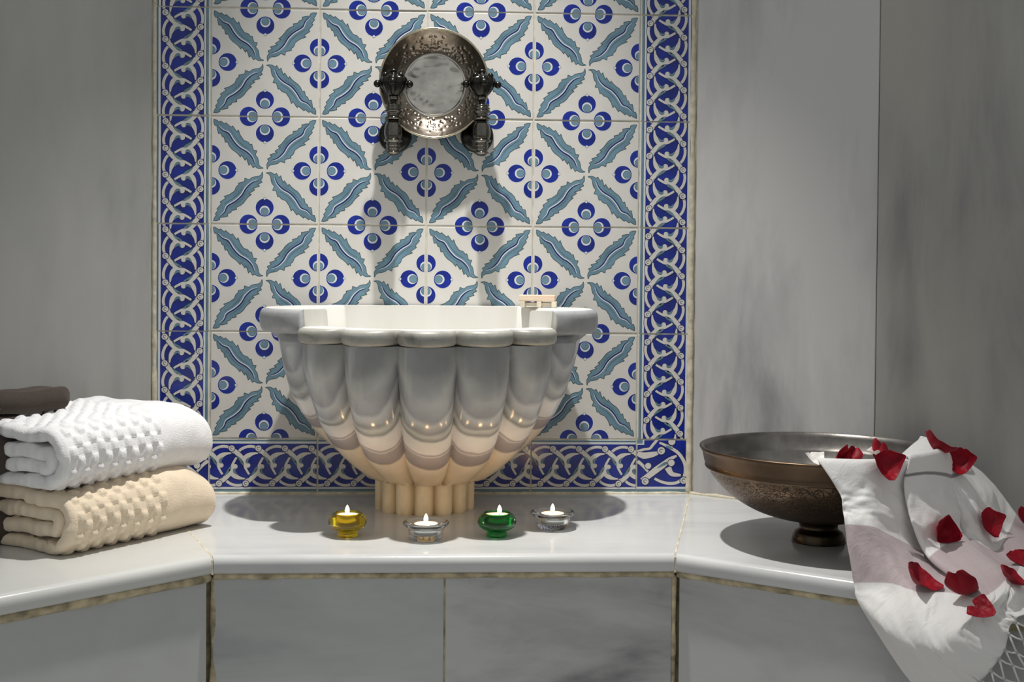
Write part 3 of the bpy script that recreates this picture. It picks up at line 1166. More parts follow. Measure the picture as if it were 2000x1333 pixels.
for i in range(nr + 1):        # outer skin
    r_ = RD * i / nr
    for k in range(nseg):
        a = 2 * PI * k / nseg
        V.append((r_ * math.cos(a) * 1.006, -(dish_depth(r_) - (0.0022 if r_ > 0.064 else 0.0080)), r_ * math.sin(a) * 1.006))
for i in range(nr):
    for k in range(nseg):
        k2 = (k + 1) % nseg
        F.append((n0 + i * nseg + k, n0 + i * nseg + k2, n0 + (i + 1) * nseg + k2, n0 + (i + 1) * nseg + k))
bm = bmesh.new()
vs = [bm.verts.new(v) for v in V]
for f in F:
    try:
        bm.faces.new([vs[i] for i in f])
    except ValueError:
        pass
bmesh.ops.remove_doubles(bm, verts=bm.verts, dist=1e-7)
me = bpy.data.meshes.new('hammered_dish')
bm.to_mesh(me)
bm.free()
me.materials.append(M_tin)
me.materials.append(M_boss)
for pg in me.polygons:
    if math.hypot(pg.center.x, pg.center.z) < 0.0575 and pg.center.y < -0.0055:
        pg.material_index = 1
me.polygons.foreach_set('use_smooth', [True] * len(me.polygons))
o = bpy.data.objects.new('hammered_dish', me)
C.objects.link(o)
o.parent = dish
bm = bmesh.new()
yr = -dish_depth(RD)
n = 120
path = [(RD * math.cos(2 * PI * k / n), yr + 0.0005, RD * math.sin(2 * PI * k / n)) for k in range(n + 1)]
tube_bm(bm, path, 0.0021, 10, False)
bm_obj('rolled_rim', bm, M_rimbr, dish)

# ------------------------------------------------------------------ candles
def glass(name, col, rough=0.0, ior=1.48):
    m, nt, b = nodes(name)
    b.inputs['Base Color'].default_value = (*col, 1)
    b.inputs['Roughness'].default_value = rough
    b.inputs['IOR'].default_value = ior
    b.inputs['Transmission Weight'].default_value = 1.0
    return m


M_clear = glass('clear_glass', (0.93, 0.95, 0.94))
M_yel = glass('yellow_glass', (0.90, 0.70, 0.02))
M_grn = glass('green_glass', (0.02, 0.36, 0.06))
M_wax = simple('white_wax', (0.86, 0.82, 0.72), 0.45)
M_wax.node_tree.nodes['Principled BSDF'].inputs['Subsurface Weight'].default_value = 0.3
M_wax.node_tree.nodes['Principled BSDF'].inputs['Subsurface Radius'].default_value = (0.01, 0.006, 0.003)
M_alu = simple('tealight_cup', (0.75, 0.75, 0.74), 0.25, 1.0)
M_wick = simple('wick', (0.05, 0.04, 0.03), 0.8)
m, nt, b = nodes('candle_flame')
b.inputs['Base Color'].default_value = (0, 0, 0, 1)
tc = N(nt, 'ShaderNodeTexCoord')
sz = N(nt, 'ShaderNodeSeparateXYZ')
nt.links.new(tc.outputs['Generated'], sz.inputs[0])
r = ramp(nt, [(0.0, (0.9, 0.5, 0.25)), (0.25, (1.0, 0.85, 0.6)), (0.7, (1.0, 0.88, 0.65)), (1.0, (1.0, 0.6, 0.25))])
nt.links.new(sz.outputs['Z'], r.inputs['Fac'])
nt.links.new(r.outputs['Color'], b.inputs['Emission Color'])
b.inputs['Emission Strength'].default_value = 14.0
M_flame = m


def tealight(parent, z0, r, h, dx=0.0, fh=0.014):
    """aluminium cup, wax, wick and flame seated at height z0 inside a holder"""
    pr = [(0.0, 0.0), (r, 0.0), (r, h), (r - 0.0004, h), (r - 0.0006, 0.0008), (0.0, 0.0008)]
    lathe('tealight_cup', pr, M_alu, parent, 40, (0, 0, z0))
    rw = r - 0.0007
    pr = [(0.0, 0.001), (rw, 0.001), (rw, h - 0.0004), (rw - 0.001, h - 0.0012), (0.004, h - 0.0018), (0.0, h - 0.0018)]
    wax = lathe('wax', pr, M_wax, parent, 40, (0, 0, z0))
    bm = bmesh.new()
    tube_bm(bm, [(dx, 0, h - 0.003), (dx, 0, h + 0.0022), (dx + 0.0006, 0, h + 0.004)], 0.0006, 8)
    bm_obj('wick', bm, M_wick, wax)
    pr = smooth_prof([(0.0, 0.0), (0.0022, 0.0014), (0.0034, 0.0042), (0.0030, 0.0078), (0.0016, 0.0115), (0.0, fh)], 5)
    fl = lathe('flame', [(max(0, p[0]), p[1]) for p in pr], M_flame, wax, 24, (dx, 0, h + 0.0012))
    l = bpy.data.lights.new('candle_light', 'POINT')
    l.energy = 0.66
    l.color = (1.0, 0.62, 0.28)
    l.shadow_soft_size = 0.004
    lo_ = bpy.data.objects.new('candle_light', l)
    C.objects.link(lo_)
    lo_.parent = wax
    lo_.location = (dx, 0, h + 0.0075)


def round_holder(name, loc, label, mat, s, dx, filled):
    t = empty(name, loc, label, 'candle holder', 'lit tea lights on the bench')
    out = [(0.0, 0.0), (0.0155, 0.0), (0.0165, 0.0012), (0.0165, 0.0045), (0.0150, 0.0075), (0.0185, 0.0098), (0.0260, 0.0140), (0.0298, 0.0200), (0.0300, 0.0255), (0.0270, 0.0320), (0.0218, 0.0362), (0.0205, 0.0370)]
    inn = [(0.0195, 0.0366), (0.0200, 0.0355), (0.0212, 0.0340), (0.0212, 0.0215), (0.0200, 0.0185), (0.0, 0.0180)]
    pr = [(p[0] * s, p[1] * s) for p in out[:5]] + [(p[0] * s, p[1] * s) for p in smooth_prof(out[4:], 4)[1:]] + [(p[0] * s, p[1] * s) for p in inn]
    lathe('glass_body', pr, mat, t, 64)
    tealight(t, 0.0205 * s, 0.0195 * s, 0.0135 * s, dx)
    return t


def flared_holder(name, loc, label, s):
    t = empty(name, loc, label, 'candle holder', 'lit tea lights on the bench')
    out = [(0.0, 0.0), (0.0185, 0.0), (0.0225, 0.0016), (0.0265, 0.0070), (0.0285, 0.0140), (0.0300, 0.0195), (0.0345, 0.0232), (0.0368, 0.0262), (0.0358, 0.0286), (0.0330, 0.0292)]
    inn = [(0.0270, 0.0272), (0.0240, 0.0262), (0.0215, 0.0250), (0.0210, 0.0225), (0.0208, 0.0110), (0.0200, 0.0095), (0.0, 0.0092)]
    pr = [(p[0] * s, p[1] * s) for p in smooth_prof(out, 4)] + [(p[0] * s, p[1] * s) for p in inn]
    pr[0] = (0.0, 0.0)
    lathe('glass_body', [(max(0, a), max(0, b_)) for a, b_ in pr], M_clear, t, 64)
    tealight(t, 0.0112 * s, 0.0198 * s, 0.0148 * s, 0.0)
    return t


round_holder('candle_holder', (-0.112, -0.366, 0.0003), 'round yellow glass holder with a lit tea light in front of the basin', M_yel, 1.0, -0.0005, True)
flared_holder('candle_holder', (0.012, -0.392, 0.0003), 'flared clear glass tea light holder between the yellow and green ones', 0.98)
round_holder('candle_holder', (0.1235, -0.370, 0.0003), 'round dark green glass holder with a lit tea light in front of the basin', M_grn, 1.02, 0.004, True)
flared_holder('candle_holder', (0.2165, -0.312, 0.0003), 'flared clear glass holder with a lit tea light to the right of the green one', 0.98)


# ------------------------------------------------------------------ folded towels
def towel_mat(name, col, sheen=0.4):
    m, nt, b = nodes(name)
    tc = N(nt, 'ShaderNodeTexCoord')
    b.inputs['Roughness'].default_value = 0.95
    b.inputs['Specular IOR Level'].default_value = 0.1
    b.inputs['Sheen Weight'].default_value = sheen
    nz = N(nt, 'ShaderNodeTexNoise', i_Scale=60.0, i_Detail=4.0)
    nt.links.new(tc.outputs['Object'], nz.inputs['Vector'])
    r = ramp(nt, [(0.3, tuple(c * 0.93 for c in col)), (0.7, col)])
    nt.links.new(nz.outputs['Fac'], r.inputs['Fac'])
    nt.links.new(r.outputs['Color'], b.inputs['Base Color'])
    nb = N(nt, 'ShaderNodeTexNoise', i_Scale=420.0, i_Detail=3.0)
    nt.links.new(tc.outputs['Object'], nb.inputs['Vector'])
    bp = N(nt, 'ShaderNodeBump', i_Strength=0.5, i_Distance=0.002)
    nt.links.new(nb.outputs['Fac'], bp.inputs['Height'])
    nt.links.new(bp.outputs['Normal'], b.inputs['Normal'])
    return m


M_twhite = towel_mat('terry_white', (0.86, 0.86, 0.87))
M_tbeige = towel_mat('terry_beige', (0.78, 0.66, 0.50))
M_tbrown = towel_mat('terry_brown', (0.075, 0.060, 0.050), 0.1)


def towel_path(H, t, D, seed):
    """mid line of the folded sheet in (b, z): fold edge near b = 0, running back to b = D"""
    rt = (H - t) / 2
    P = []
    zb_ = t / 2
    ztop = H - t / 2
    for k in range(40):                       # top layer, from the back to the fold edge
        P.append((D - (D - rt - t / 2) * k / 40, ztop))
    for k in range(41):                       # the round fold edge
        a = PI / 2 + PI * k / 40
        P.append((rt + t / 2 + rt * math.cos(a) * 1.0, H / 2 + rt * math.sin(a)))
    for k in range(1, 41):                    # bottom layer
        P.append((rt + t / 2 + (D - rt - t / 2) * k / 40, zb_))
    z1 = zb_ + t * 1.12
    ru = (z1 - zb_) / 2
    for k in range(1, 10):                    # turn at the hidden back
        a = -PI / 2 + PI * k / 10
        P.append((D + ru * math.cos(a), (zb_ + z1) / 2 + ru * math.sin(a)))
    z2 = ztop - t * 1.12
    b1 = t * 2.15
    for k in range(31):
        P.append((D - (D - b1) * k / 30, z1))
    r3 = (z2 - z1) / 2
    for k in range(1, 12):                    # inner fold
        a = -PI / 2 - PI * k / 12
        P.append((b1 + r3 * 1.2 * math.cos(a), (z1 + z2) / 2 + r3 * math.sin(a)))
    for k in range(31):
        P.append((b1 + (D - b1) * k / 30, z2))
    return P


def resample(P, step):
    out = [Vector(P[0])]
    acc = 0.0
    prev = Vector(P[0])
    for q in P[1:]:
        q = Vector(q)
        d = (q - prev).length
        while acc + d >= step and d > 1e-9:
            f = (step - acc) / d
            prev = prev.lerp(q, f)
            out.append(prev.copy())
            d = (q - prev).length
            acc = 0.0
        acc += d
        prev = q
    return out


def make_towel(name, H, t, D, L, mat, loc, rz, seed, waffle=True, rise=0.0, label='', group=None, w0=0.012, w1=0.62, step=0.0020, band=(0.0, 1.0)):
    P = resample(towel_path(H, t, D, seed), step)
    n = len(P)
    nor = []
    for i in range(n):
        tg = (P[min(i + 1, n - 1)] - P[max(i - 1, 0)]).normalized()
        nor.append(Vector((-tg.y, tg.x)))
    # outward is to the right of travel here (top layer travels to -b): flip so that nor points out
    if nor[5].y < 0:
        nor = [-q for q in nor]
    na_ = int(L / step)
    V, F = [], []
    cell = 0.0128
    s_fold = None
    for side in (1, -1):
        for j in range(na_ + 1):
            a = L * j / na_
            e = min(a, L - a)
            th = t / 2 * (0.40 + 0.60 * math.sqrt(min(1.0, e / 0.008))) if e < 0.008 else t / 2
            for i in range(n):
                p = P[i]
                s = i * step
                disp = th
                q = Vector((a * 14 + seed * 3.1, s * 16, 0.5))
                big = 0.0042 * noise.noise(q * 0.8) + 0.0018 * noise.noise(q * 2.3)
                if side == 1 and waffle:
                    ua, us = (a - w0) / cell, s / cell
                    if 0 < ua < (w1 - 0.0) * L / cell - w0 / cell:
                        ia, is_ = math.floor(ua), math.floor(us + 0.5 * 0)
                        fa, fs = ua - ia, us - is_
                        if (ia + is_) % 2 == 0:
                            ea = min(1.0, min(fa, 1 - fa) / 0.3)
                            es_ = min(1.0, min(fs, 1 - fs) / 0.3)
                            hb = math.sqrt(ea * (2 - ea)) * math.sqrt(es_ * (2 - es_))
                            disp += 0.0034 * hb
                        else:
                            disp -= 0.0006
                if waffle and side == -1:
                    disp += 0.0012 * noise.noise(Vector((a * 60, s * 60, seed)))
                wob = 0.0012 * noise.noise(Vector((a * 40, s * 55, seed + 4.0)))
                bb = p.x + nor[i].x * side * (disp + wob)
                zz = p.y + nor[i].y * side * (disp + wob)
                k = zz / H
                zz = zz + (big * 1.5 if zz > 0.012 else 0.0) + k * rise * (a / L)
                zz -= k * 0.012 * max(0.0, (a / L - 0.72) / 0.28) ** 2 * 2.0
                ragged = 0.006 * noise.noise(Vector((s * 22, seed * 2.0, 0.3))) + 0.003 * noise.noise(Vector((s * 70, seed, 1.3)))
                aa = a + ragged * (1 - min(1, a / 0.05))
                # sag of the loose end face
                if a < 0.05 and 0.02 < zz:
                    zz -= 0.004 * (1 - a / 0.05) * (0.5 + noise.noise(Vector((s * 20, 3.3, seed))))
                V.append((aa, bb, max(zz, 0.0004)))
    N1 = (na_ + 1) * n
    for j in range(na_):
        for i in range(n - 1):
            a0 = j * n + i
            F.append((a0, a0 + 1, a0 + n + 1, a0 + n))
            F.append((N1 + a0, N1 + a0 + n, N1 + a0 + n + 1, N1 + a0 + 1))
    for i in range(n - 1):
        F.append((i, N1 + i, N1 + i + 1, i + 1))
        q = na_ * n + i
        F.append((q, q + 1, N1 + q + 1, N1 + q))
    for j in range(na_):
        q = j * n
        F.append((q, q + n, N1 + q + n, N1 + q))
        q = j * n + n - 1
        F.append((q, N1 + q, N1 + q + n, q + n))
    o = mesh_obj(name, V, F, mat, None, True, loc=loc)
    o.rotation_euler = (0, 0, rz)
    tag(o, label, 'towel', group)
    return o


ra = math.atan2(0.81, 0.58)
make_towel('towel', 0.094, 0.0215, 0.21, 0.285, M_tbeige, (-0.494, -0.522, 0.0), ra, 1, rise=0.012, label='folded beige waffle towel lying at the bottom of the towel pile')
make_towel('towel', 0.092, 0.0215, 0.21, 0.300, M_twhite, (-0.505, -0.520, 0.0945), ra + 0.03, 5, rise=0.022, label='folded white waffle towel on top of the beige towel')
rb_ = math.atan2(dL.y, dL.x)
make_towel('towel', 0.100, 0.024, 0.11, 0.26, M_tbrown, (-0.627, -0.256, 0.0), rb_, 9, waffle=False, label='folded brown towel, lower one behind the white towel', step=0.004)
make_towel('towel', 0.130, 0.034, 0.115, 0.26, M_tbrown, (-0.629, -0.257, 0.1010), rb_, 12, waffle=False, label='folded brown towel, upper one peeping out behind the white towel', step=0.004)

# ------------------------------------------------------------------ copper bowl on the right
m, nt, b = nodes('engraved_copper')
tc = N(nt, 'ShaderNodeTexCoord')
b.inputs['Metallic'].default_value = 1.0
nz = N(nt, 'ShaderNodeTexNoise', i_Scale=16.0, i_Detail=5.0)
nt.links.new(tc.outputs['Object'], nz.inputs['Vector'])
r = ramp(nt, [(0.3, (0.10, 0.066, 0.044)), (0.6, (0.155, 0.105, 0.068)), (0.8, (0.21, 0.155, 0.105))])
nt.links.new(nz.outputs['Fac'], r.inputs['Fac'])
vo = N(nt, 'ShaderNodeTexVoronoi', feature='DISTANCE_TO_EDGE', i_Scale=115.0)
dn = N(nt, 'ShaderNodeTexNoise', i_Scale=60.0, i_Detail=3.0)
nt.links.new(tc.outputs['Object'], dn.inputs['Vector'])
mxv = N(nt, 'ShaderNodeMix', data_type='VECTOR', i_0=0.03)
nt.links.new(tc.outputs['Object'], mxv.inputs[4])
nt.links.new(dn.outputs['Color'], mxv.inputs[5])
nt.links.new(mxv.outputs[1], vo.inputs['Vector'])
rv = ramp(nt, [(0.02, 0.0), (0.09, 1.0)])
nt.links.new(vo.outputs['Distance'], rv.inputs['Fac'])
# engraving only in the band between the collar and the foot
sz = N(nt, 'ShaderNodeSeparateXYZ')
nt.links.new(tc.outputs['Object'], sz.inputs[0])
bz = ramp(nt, [(0.060, 0.0), (0.068, 1.0), (0.110, 1.0), (0.113, 0.0)])
nt.links.new(sz.outputs['Z'], bz.inputs['Fac'])
inv = N(nt, 'ShaderNodeMath', operation='SUBTRACT', i_0=1.0)
nt.links.new(rv.outputs['Color'], inv.inputs[1])
mk = N(nt, 'ShaderNodeMath', operation='MULTIPLY')
nt.links.new(inv.outputs[0], mk.inputs[0])
nt.links.new(bz.outputs['Color'], mk.inputs[1])
mc = N(nt, 'ShaderNodeMix', data_type='RGBA')
nt.links.new(mk.outputs[0], mc.inputs[0])
nt.links.new(r.outputs['Color'], mc.inputs[6])
mc.inputs[7].default_value = (0.055, 0.040, 0.030, 1)
nt.links.new(mc.outputs[2], b.inputs['Base Color'])
bp = N(nt, 'ShaderNodeBump', i_Strength=0.5, i_Distance=0.0015, invert=True)
nt.links.new(mk.outputs[0], bp.inputs['Height'])
nt.links.new(bp.outputs['Normal'], b.inputs['Normal'])
b.inputs['Roughness'].default_value = 0.36
M_cop = m
M_copin = simple('tinned_inside', (0.24, 0.225, 0.21), 0.36, 1.0, noise_amt=0.35, noise_scale=22, bump=0.2, bump_scale=60)
M_cfoot = simple('dark_bronze', (0.075, 0.06, 0.04), 0.3, 1.0, noise_amt=0.3, noise_scale=40)

cb = empty('copper_bowl', (0.627, -0.41, 0.0003), 'wide engraved copper footed bowl holding rose petals on the right of the bench', 'bowl')
RO = 0.186
out = [(0.046, 0.0375), (0.070, 0.0400), (0.105, 0.0520), (0.138, 0.0720), (0.162, 0.0960), (0.1725, 0.1130)]
pr = [(p[0], p[1]) for p in smooth_prof(out, 8)]
pr += [(0.1765, 0.1140), (0.1775, 0.1165), (0.1765, 0.1185), (0.1785, 0.1240), (0.1815, 0.1380), (0.1845, 0.1430), (0.1860, 0.1455), (0.1855, 0.1475), (0.1830, 0.1480)]
o1 = lathe('bowl_outside', pr, M_cop, cb, 128)
inn = [(0.1830, 0.1480), (0.1800, 0.1465), (0.1775, 0.1400), (0.1745, 0.1240), (0.1690, 0.1195)]
pr = inn + [(p[0], p[1]) for p in smooth_prof([(0.1690, 0.1195), (0.158, 0.100), (0.134, 0.077), (0.102, 0.057), (0.066, 0.0455), (0.0, 0.0440)], 6)[1:]]
lathe('bowl_inside', pr, M_copin, cb, 128)
pr = smooth_prof([(0.0, 0.0), (0.0385, 0.0), (0.0405, 0.0022), (0.0400, 0.0080), (0.0375, 0.0150), (0.0335, 0.0180), (0.0300, 0.0215), (0.0300, 0.0270), (0.0340, 0.0330), (0.0460, 0.0380), (0.0, 0.0385)], 5)
lathe('bowl_foot', [(max(0, p[0]), max(0, p[1])) for p in pr], M_cfoot, cb, 64)

# ------------------------------------------------------------------ draped cloth
CG = np.array([
 [(0.589, -0.534, 0.118), (0.632, -0.54, 0.118), (0.669, -0.533, 0.118), (0.687, -0.523, 0.114), (0.681, -0.531, 0.123), (0.712, -0.512, 0.124), (0.736, -0.484, 0.122), (0.731, -0.486, 0.115), (0.744, -0.467, 0.119), (0.755, -0.442, 0.121), (0.758, -0.41, 0.119), (0.755, -0.383, 0.12)],
 [(0.577, -0.574, 0.15), (0.633, -0.582, 0.15), (0.683, -0.573, 0.15), (0.707, -0.56, 0.146), (0.698, -0.569, 0.155), (0.739, -0.544, 0.156), (0.771, -0.507, 0.154), (0.765, -0.51, 0.147), (0.782, -0.486, 0.151), (0.795, -0.452, 0.153), (0.8, -0.41, 0.151), (0.796, -0.374, 0.152)],
 [(0.571, -0.592, 0.154), (0.634, -0.6, 0.154), (0.689, -0.59, 0.154), (0.715, -0.576, 0.15), (0.705, -0.586, 0.158), (0.751, -0.558, 0.16), (0.786, -0.517, 0.158), (0.779, -0.521, 0.15), (0.798, -0.494, 0.154), (0.813, -0.456, 0.156), (0.818, -0.41, 0.154), (0.814, -0.37, 0.156)],
 [(0.594, -0.612, 0.115), (0.631, -0.613, 0.119), (0.689, -0.585, 0.116), (0.719, -0.565, 0.108), (0.696, -0.592, 0.119), (0.739, -0.572, 0.119), (0.788, -0.532, 0.105), (0.793, -0.505, 0.092), (0.798, -0.515, 0.102), (0.832, -0.495, 0.102), (0.871, -0.46, 0.096), (0.894, -0.37, 0.109)],
 [(0.597, -0.62, 0.095), (0.633, -0.627, 0.095), (0.701, -0.59, 0.076), (0.735, -0.565, 0.062), (0.701, -0.615, 0.065), (0.742, -0.595, 0.076), (0.792, -0.55, 0.076), (0.797, -0.52, 0.059), (0.803, -0.54, 0.068), (0.833, -0.53, 0.059), (0.877, -0.485, 0.061), (0.927, -0.39, 0.071)],
 [(0.596, -0.635, 0.072), (0.632, -0.645, 0.07), (0.703, -0.61, 0.034), (0.744, -0.6, 0.018), (0.713, -0.645, 0.028), (0.749, -0.615, 0.041), (0.789, -0.568, 0.046), (0.802, -0.55, 0.021), (0.803, -0.565, 0.036), (0.846, -0.555, 0.016), (0.882, -0.515, 0.033), (0.934, -0.43, 0.046)],
 [(0.601, -0.661, -0.002), (0.642, -0.691, 0.004), (0.666, -0.727, 0.001), (0.699, -0.739, 0.004), (0.721, -0.785, 0.009), (0.739, -0.793, 0.021), (0.765, -0.774, 0.032), (0.762, -0.772, 0.019), (0.763, -0.785, 0.029), (0.815, -0.7, 0.03), (0.85, -0.64, 0.032), (0.95, -0.5, 0.02)],
 [(0.608, -0.678, -0.032), (0.625, -0.728, -0.046), (0.65, -0.771, -0.05), (0.667, -0.795, -0.045), (0.684, -0.808, -0.029), (0.708, -0.806, -0.013), (0.729, -0.804, -0.003), (0.745, -0.803, 0), (0.757, -0.805, 0.004), (0.83, -0.74, 0.012), (0.86, -0.72, 0.014), (0.95, -0.62, 0.012)],
 [(0.659, -0.734, -0.122), (0.685, -0.778, -0.111), (0.704, -0.804, -0.095), (0.713, -0.816, -0.083), (0.726, -0.826, -0.059), (0.739, -0.823, -0.041), (0.745, -0.821, -0.016), (0.753, -0.821, -0.007), (0.76, -0.826, -0), (0.84, -0.79, 0.004), (0.87, -0.78, 0.004), (0.96, -0.7, 0.006)],
])


def cr_axis(A, n):
    """Catmull-Rom resample along axis 0"""
    m_ = A.shape[0]
    out_ = []
    for i in range(m_ - 1):
        p0, p1, p2, p3 = A[max(i - 1, 0)], A[i], A[i + 1], A[min(i + 2, m_ - 1)]
        for k in range(n):
            t = k / n
            out_.append(0.5 * ((2 * p1) + (p2 - p0) * t + (2 * p0 - 5 * p1 + 4 * p2 - p3) * t * t + (3 * p1 - p0 - 3 * p2 + p3) * t ** 3))
    out_.append(A[-1])
    return np.array(out_)


SUBR, SUBC = 14, 14
GG = cr_axis(CG, SUBR)
GG = np.swapaxes(cr_axis(np.swapaxes(GG, 0, 1), SUBC), 0, 1)
nrw, ncl = GG.shape[:2]
V, F, UV = [], [], []
for i in range(nrw):
    for j in range(ncl):
        p = Vector(GG[i, j])
        u_, v_ = j / SUBC, i / SUBR
        am = min(1.0, max(0.0, (v_ - 2.2) / 1.0))
        q = Vector((u_ * 1.3, v_ * 0.9, 3.0))
        d = 0.0050 * noise.noise(q * 1.7) + 0.0022 * noise.noise(q * 4.5 + Vector((5, 0, 0)))
        p += Vector((-0.15, -0.75, 0.45)) * d * am
        V.append(p)
        UV.append((u_, v_))
for i in range(nrw - 1):
    for j in range(ncl - 1):
        a0 = i * ncl + j
        F.append((a0, a0 + ncl, a0 + ncl + 1, a0 + 1))
m, nt, b = nodes('peshtemal_cloth')
uv = N(nt, 'ShaderNodeUVMap')
uv.uv_map = 'weave'
su = N(nt, 'ShaderNodeSeparateXYZ')
nt.links.new(uv.outputs['UV'], su.inputs[0])
dv_ = N(nt, 'ShaderNodeMath', operation='DIVIDE', i_1=8.0)
nt.links.new(su.outputs['Y'], dv_.inputs[0])
wht, mau, gry = (0.80, 0.79, 0.775), (0.50, 0.42, 0.43), (0.24, 0.235, 0.23)
rb = ramp(nt, [(0.0, wht), (2.64 / 8, wht), (2.645 / 8, gry), (2.72 / 8, gry), (2.725 / 8, wht), (4.98 / 8, wht), (5.0 / 8, mau), (5.98 / 8, mau), (6.0 / 8, wht), (1.0, wht)])
rb.color_ramp.interpolation = 'LINEAR'
nt.links.new(dv_.outputs[0], rb.inputs['Fac'])
# the thin grey line does not reach the first panel
gt = N(nt, 'ShaderNodeMath', operation='GREATER_THAN', i_1=3.5)
nt.links.new(su.outputs['X'], gt.inputs[0])
rb2 = ramp(nt, [(0.0, wht), (4.98 / 8, wht), (5.0 / 8, mau), (5.98 / 8, mau), (6.0 / 8, wht)])
nt.links.new(dv_.outputs[0], rb2.inputs['Fac'])
mc = N(nt, 'ShaderNodeMix', data_type='RGBA')
nt.links.new(gt.outputs[0], mc.inputs[0])
nt.links.new(rb2.outputs['Color'], mc.inputs[6])
nt.links.new(rb.outputs['Color'], mc.inputs[7])
nt.links.new(mc.outputs[2], b.inputs['Base Color'])
b.inputs['Roughness'].default_value = 0.55
b.inputs['Sheen Weight'].default_value = 0.3
b.inputs['Specular IOR Level'].default_value = 0.3
tc = N(nt, 'ShaderNodeTexCoord')
mp = N(nt, 'ShaderNodeMapping')
mp.inputs['Rotation'].default_value = (0.3, 0.7, 0.4)
mp.inputs['Scale'].default_value = (1, 3.2, 1)
nt.links.new(tc.outputs['Object'], mp.inputs['Vector'])
n1 = N(nt, 'ShaderNodeTexNoise', i_Scale=26.0, i_Detail=5.0, i_Roughness=0.6, i_Distortion=1.2)
nt.links.new(mp.outputs['Vector'], n1.inputs['Vector'])
bp = N(nt, 'ShaderNodeBump', i_Strength=0.32, i_Distance=0.005)
nt.links.new(n1.outputs['Fac'], bp.inputs['Height'])
nt.links.new(bp.outputs['Normal'], b.inputs['Normal'])
M_cloth = m
cloth = mesh_obj('draped_cloth', V, F, M_cloth)
ul = cloth.data.uv_layers.new(name='weave')
for lp in cloth.data.loops:
    ul.data[lp.index].uv = UV[lp.vertex_index]
md = cloth.modifiers.new('thickness', 'SOLIDIFY')
md.thickness = 0.0013
md.offset = 1.0
tag(cloth, 'white cotton cloth with mauve bands draped from the copper bowl over the bench edge', 'cloth')
cloth_bvh = BVHTree.FromPolygons([tuple(v) for v in V], F)

# knotted fringe along the hem
M_fringe = simple('fringe_cotton', (0.74, 0.74, 0.72), 0.8)
hem = [Vector(GG[nrw - 1, j]) for j in range(ncl)]
bm = bmesh.new()
sp = []
acc = 0.0
last = None
for p in hem:
    if last is None or (p - last).length > 0.0165:
        sp.append(p.copy())
        last = p
rowsf = 6
dn_ = Vector((0.0115, -0.0030, -0.0125))
pts_rows = []
for rw in range(rowsf + 1):
    row = []
    for k in range(len(sp) - (rw % 2)):
        p = sp[k] if rw % 2 == 0 else (sp[k] + sp[k + 1]) / 2
        q = p + dn_ * rw
        q.z += 0.002 * noise.noise(q * 60)
        q += Vector((-0.3, -0.75, 0)) * (0.006 + 0.003 * noise.noise(q * 30))
        q += Vector((0.0035 * noise.noise(q * 55 + Vector((3, 0, 0))), 0, 0.004 * noise.noise(q * 48 + Vector((0, 7, 0)))))
        row.append(q)
    pts_rows.append(row)
for rw in range(rowsf):
    A, B = pts_rows[rw], pts_rows[rw + 1]
    for k in range(len(A)):
        for kk in ((k - 1, k) if rw % 2 == 0 else (k, k + 1)):
            if 0 <= kk < len(B):
                a_, b__ = A[k], B[kk]
                mid = (a_ + b__) / 2 + Vector((0, -0.001, -0.001))
                tube_bm(bm, [a_, mid, b__], [0.0014, 0.0011, 0.0014], 6)
                ball_bm(bm, a_, 0.0020, 1.0, 1.0, 1.4)
fr = bm_obj('fringe', bm, M_fringe, cloth)
fr['kind'] = 'stuff'

# ------------------------------------------------------------------ rose petals
m, nt, b = nodes('rose_petal')
tc = N(nt, 'ShaderNodeTexCoord')
nz = N(nt, 'ShaderNodeTexNoise', i_Scale=45.0, i_Detail=4.0)
nt.links.new(tc.outputs['Object'], nz.inputs['Vector'])
r = ramp(nt, [(0.3, (0.17, 0.002, 0.010)), (0.7, (0.34, 0.004, 0.016))])
nt.links.new(nz.outputs['Fac'], r.inputs['Fac'])
nt.links.new(r.outputs['Color'], b.inputs['Base Color'])
b.inputs['Roughness'].default_value = 0.5
b.inputs['Sheen Weight'].default_value = 0.1
b.inputs['Sheen Tint'].default_value = (0.9, 0.3, 0.35, 1)
b.inputs['Specular IOR Level'].default_value = 0.18
M_petal = m
M_wpetal = simple('white_petal', (0.80, 0.78, 0.74), 0.5)


def petal_mesh(size, cup, roll_, notch, seed):
    """heart-rounded petal, cupped and rolled at the tip"""
    V, F = [], []
    nu, nv = 22, 22
    for i in range(nu + 1):
        t = i / nu                       # base -> tip
        half = (math.sin(PI * min(1.0, t * 0.5 + 0.02)) ** 0.7) * (1 - max(0, t - 0.72) ** 2 * 7.0) * 0.52
        half = max(half, 0.02)
        for j in range(nv + 1):
            s = (j / nv - 0.5) * 2
            x = s * half
            y = t - 0.5 - notch * (1 - abs(s)) ** 2 * max(0, t - 0.6) * 2.0 - 0.16 * s * s * max(0, t - 0.5) * 2
            z = cup * (x * x * 1.6 + (y + 0.05) ** 2 * 0.9)
            z += roll_ * max(0, t - 0.62) ** 2 * 4.0 * (1 if seed % 2 else -0.2)
            z += 0.05 * noise.noise(Vector((x * 3.2, y * 3.2, seed * 1.7))) + 0.02 * noise.noise(Vector((x * 9, y * 9, seed)))
            V.append((x * size, y * size, z * size))
    for i in range(nu):
        for j in range(nv):
            a0 = i * (nv + 1) + j
            F.append((a0, a0 + 1, a0 + nv + 2, a0 + nv + 1))
    return V, F


